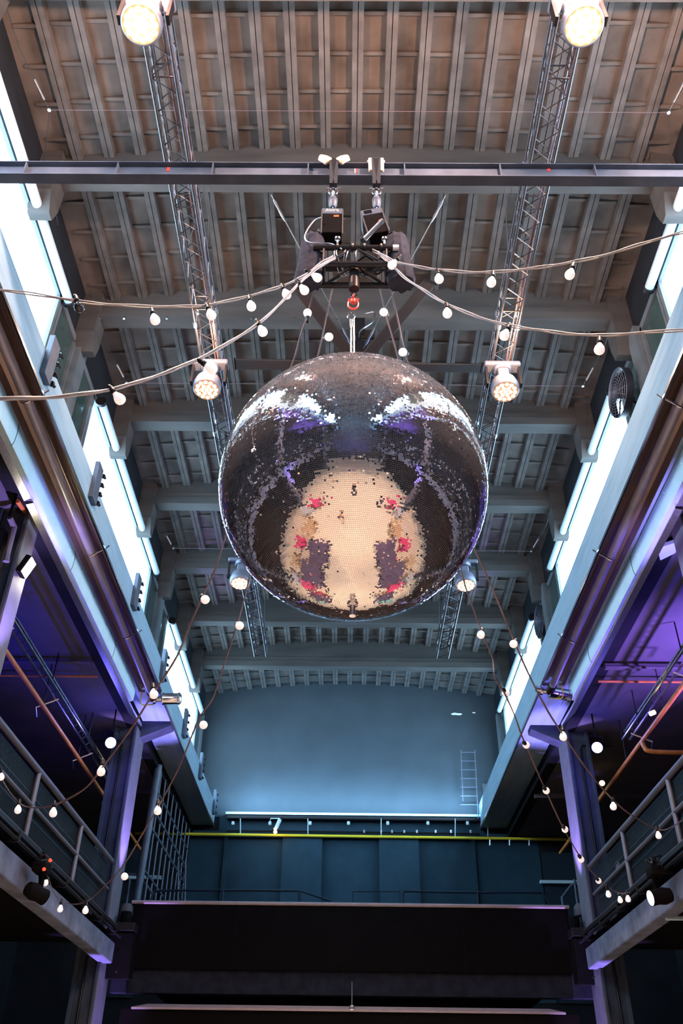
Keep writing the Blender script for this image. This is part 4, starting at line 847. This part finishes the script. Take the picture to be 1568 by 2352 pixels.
# ------------------------------------------------------------------ on the floor below (seen in the mirror ball)
def person(x, y, rz, shirt, label, lean=0):
    t = thing('person', label, 'person', (x, y, FLOOR)); t.rotation_euler = (0, 0, rz)
    def skin(name, m, pts, edges, rad, par):
        me = bpy.data.meshes.new(name); me.from_pydata(pts, edges, []); me.materials.append(m)
        o = bpy.data.objects.new(name, me); C.objects.link(o); o.parent = par
        o.modifiers.new('skin', 'SKIN').use_smooth_shade = True
        for i, r_ in enumerate(rad): me.skin_vertices[0].data[i].radius = (r_ if isinstance(r_, tuple) else (r_, r_))
        me.skin_vertices[0].data[0].use_root = True
        s = o.modifiers.new('subsurf', 'SUBSURF'); s.levels = 1; s.render_levels = 1; return o
    pts = [(0, 0, .95), (0, 0, 1.15), (0, 0, 1.38), (0, .0, 1.5), (0, .01, 1.6), (0, .01, 1.72)]; ed = [(i, i+1) for i in range(5)]
    rad = [(.15, .11), (.14, .10), (.17, .11), .055, (.075, .09), (.06, .08)]
    for s in (-1, 1):
        k = len(pts); pts += [(s*.10, 0, .88), (s*.11, .02, .48), (s*.11, -.01, .08), (s*.12, .14, .03)]; ed += [(0, k), (k, k+1), (k+1, k+2), (k+2, k+3)]; rad += [.085, .055, .04, .03]
        k = len(pts); pts += [(s*.19, 0, 1.40), (s*.25, -.02, 1.12), (s*.22, .16, .95), (s*.21, .22, .92)]; ed += [(2, k), (k, k+1), (k+1, k+2), (k+2, k+3)]; rad += [.055, .042, .03, .028]
        for f in range(5):
            m_ = len(pts); dx = (f-2)*.018
            e = (s*.21+dx, .30-abs(f-2)*.01, .90) if f else (s*.17, .24, .90); pts += [e]; ed += [(k+3, m_)]; rad += [.009]
    b = skin('body', M['skin'], pts, ed, rad, t)
    skin('hair', M['hair'], [(0, -.02, 1.76), (0, -.06, 1.70), (0, -.07, 1.60)], [(0, 1), (1, 2)], [(.075, .075), .075, .05], t)
    sp2 = [(0, 0, .92), (0, 0, 1.15), (0, 0, 1.38), (0, 0, 1.46)]; se = [(0, 1), (1, 2), (2, 3)]; sr = [(.165, .125), (.155, .115), (.185, .125), .07]
    for s in (-1, 1): k = len(sp2); sp2 += [(s*.19, 0, 1.40), (s*.25, -.02, 1.12), (s*.235, .08, 1.03)]; se += [(2, k), (k, k+1), (k+1, k+2)]; sr += [.068, .055, .048]
    skin('shirt', M[shirt], sp2, se, sr, t)
    sp2 = [(0, 0, .93)]; se = []; sr = [(.16, .12)]
    for s in (-1, 1): k = len(sp2); sp2 += [(s*.10, 0, .86), (s*.11, .02, .48), (s*.11, -.01, .1)]; se += [(0, k), (k, k+1), (k+1, k+2)]; sr += [.1, .072, .06]
    skin('trousers', M['denim'], sp2, se, sr, t)
    for s in (-1, 1): MB().obox((0, 0, 0), (1, 0, 0), (0, 1, 0), (0, 0, 1), .1, .27, .09).build('shoe', M['black'], t, bev=.03).location = Vector((s*.11+LOC[t.name][0], .05+LOC[t.name][1], .045+LOC[t.name][2]))
    return t
person(.05, -.42, 0, 'black', 'person in dark clothes holding up the camera, mirrored in the ball centre')
person(-.9, 3.1, 1.0, 'orng', 'person in an orange top standing on the pale floor below the ball')
for i, (x, y, sh) in enumerate(((-3.1, 1.2, 'magenta'), (3.1, 1.2, 'black'), (-1.9, 12.6, 'magenta'), (1.7, 12.8, 'white'), (3.4, -3.2, 'purple'), (-3.4, -3.4, 'white'))):
    person(x, y, i*1.3, sh, ['person in a magenta top near the left stalls', 'person in black near the right stalls', 'person in a magenta top at the far left stalls', 'person in white at the far right stalls',
        'person in a purple top behind the camera on the right', 'person in white behind the camera on the left'][i])
def stall(x, y, w, l, m, lab):
    t = thing('market_table', lab, 'table', (x, y, FLOOR), 'cloth covered tables on the floor')
    MB().box(x-w/2, x+w/2, y-l/2, y+l/2, FLOOR+.70, FLOOR+.75).build('tabletop', M['wood'], t)
    for a in (-1, 1):
        for b in (-1, 1): MB().box(x+a*(w/2-.06)-.03, x+a*(w/2-.06)+.03, y+b*(l/2-.06)-.03, y+b*(l/2-.06)+.03, FLOOR, FLOOR+.7).build('leg', M['wood'], t)
    c = MB().box(x-w/2-.02, x+w/2+.02, y-l/2-.02, y+l/2+.02, FLOOR+.75, FLOOR+.765)
    for a in (-1, 1): c.box(x+a*(w/2+.01)-.01, x+a*(w/2+.01)+.01, y-l/2-.02, y+l/2+.02, FLOOR+.35, FLOOR+.765)
    c.build('cloth', M[m], t)
for s in (-1, 1):
    nm = 'left' if s < 0 else 'right'
    for y, l, w_, m, dx, wh in ((4.6, 1.6, 1.0, 'tan', 3.9, 'beside the ball'), (6.9, 2.4, 1.5, 'purple', 2.6, 'just beside the ball'), (6.6, 1.4, .9, 'magenta', 4.5, 'under the gallery'), (9.75, 3.0, 1.9, 'purple', 3.1, 'beyond the ball'),
            (9.0, 1.3, .8, 'tan', 4.9, 'beyond it by the gallery'), (12.2, 1.6, 1.4, 'magenta', 3.6, 'halfway down the hall'), (14.9, 2.6, 1.8, 'purple', 2.9, 'far down the hall'), (1.6, 1.2, 1.0, 'magenta', 4.4, 'close to the camera'),
            (3.0, 1.0, .9, 'grey', 4.9, 'by the near gallery column'), (17.6, 1.4, 1.2, 'cyan', 3.4, 'farthest down the hall'), (12.0, 2.0, .9, 'grey', 5.1, 'halfway down, under the gallery')):
        stall(s*dx, y, w_, l, m, '%s cloth table on the %s side of the floor, %s' % ({'purple': 'dark purple', 'magenta': 'magenta', 'cyan': 'turquoise', 'grey': 'light grey', 'tan': 'tan'}[m], nm, wh))
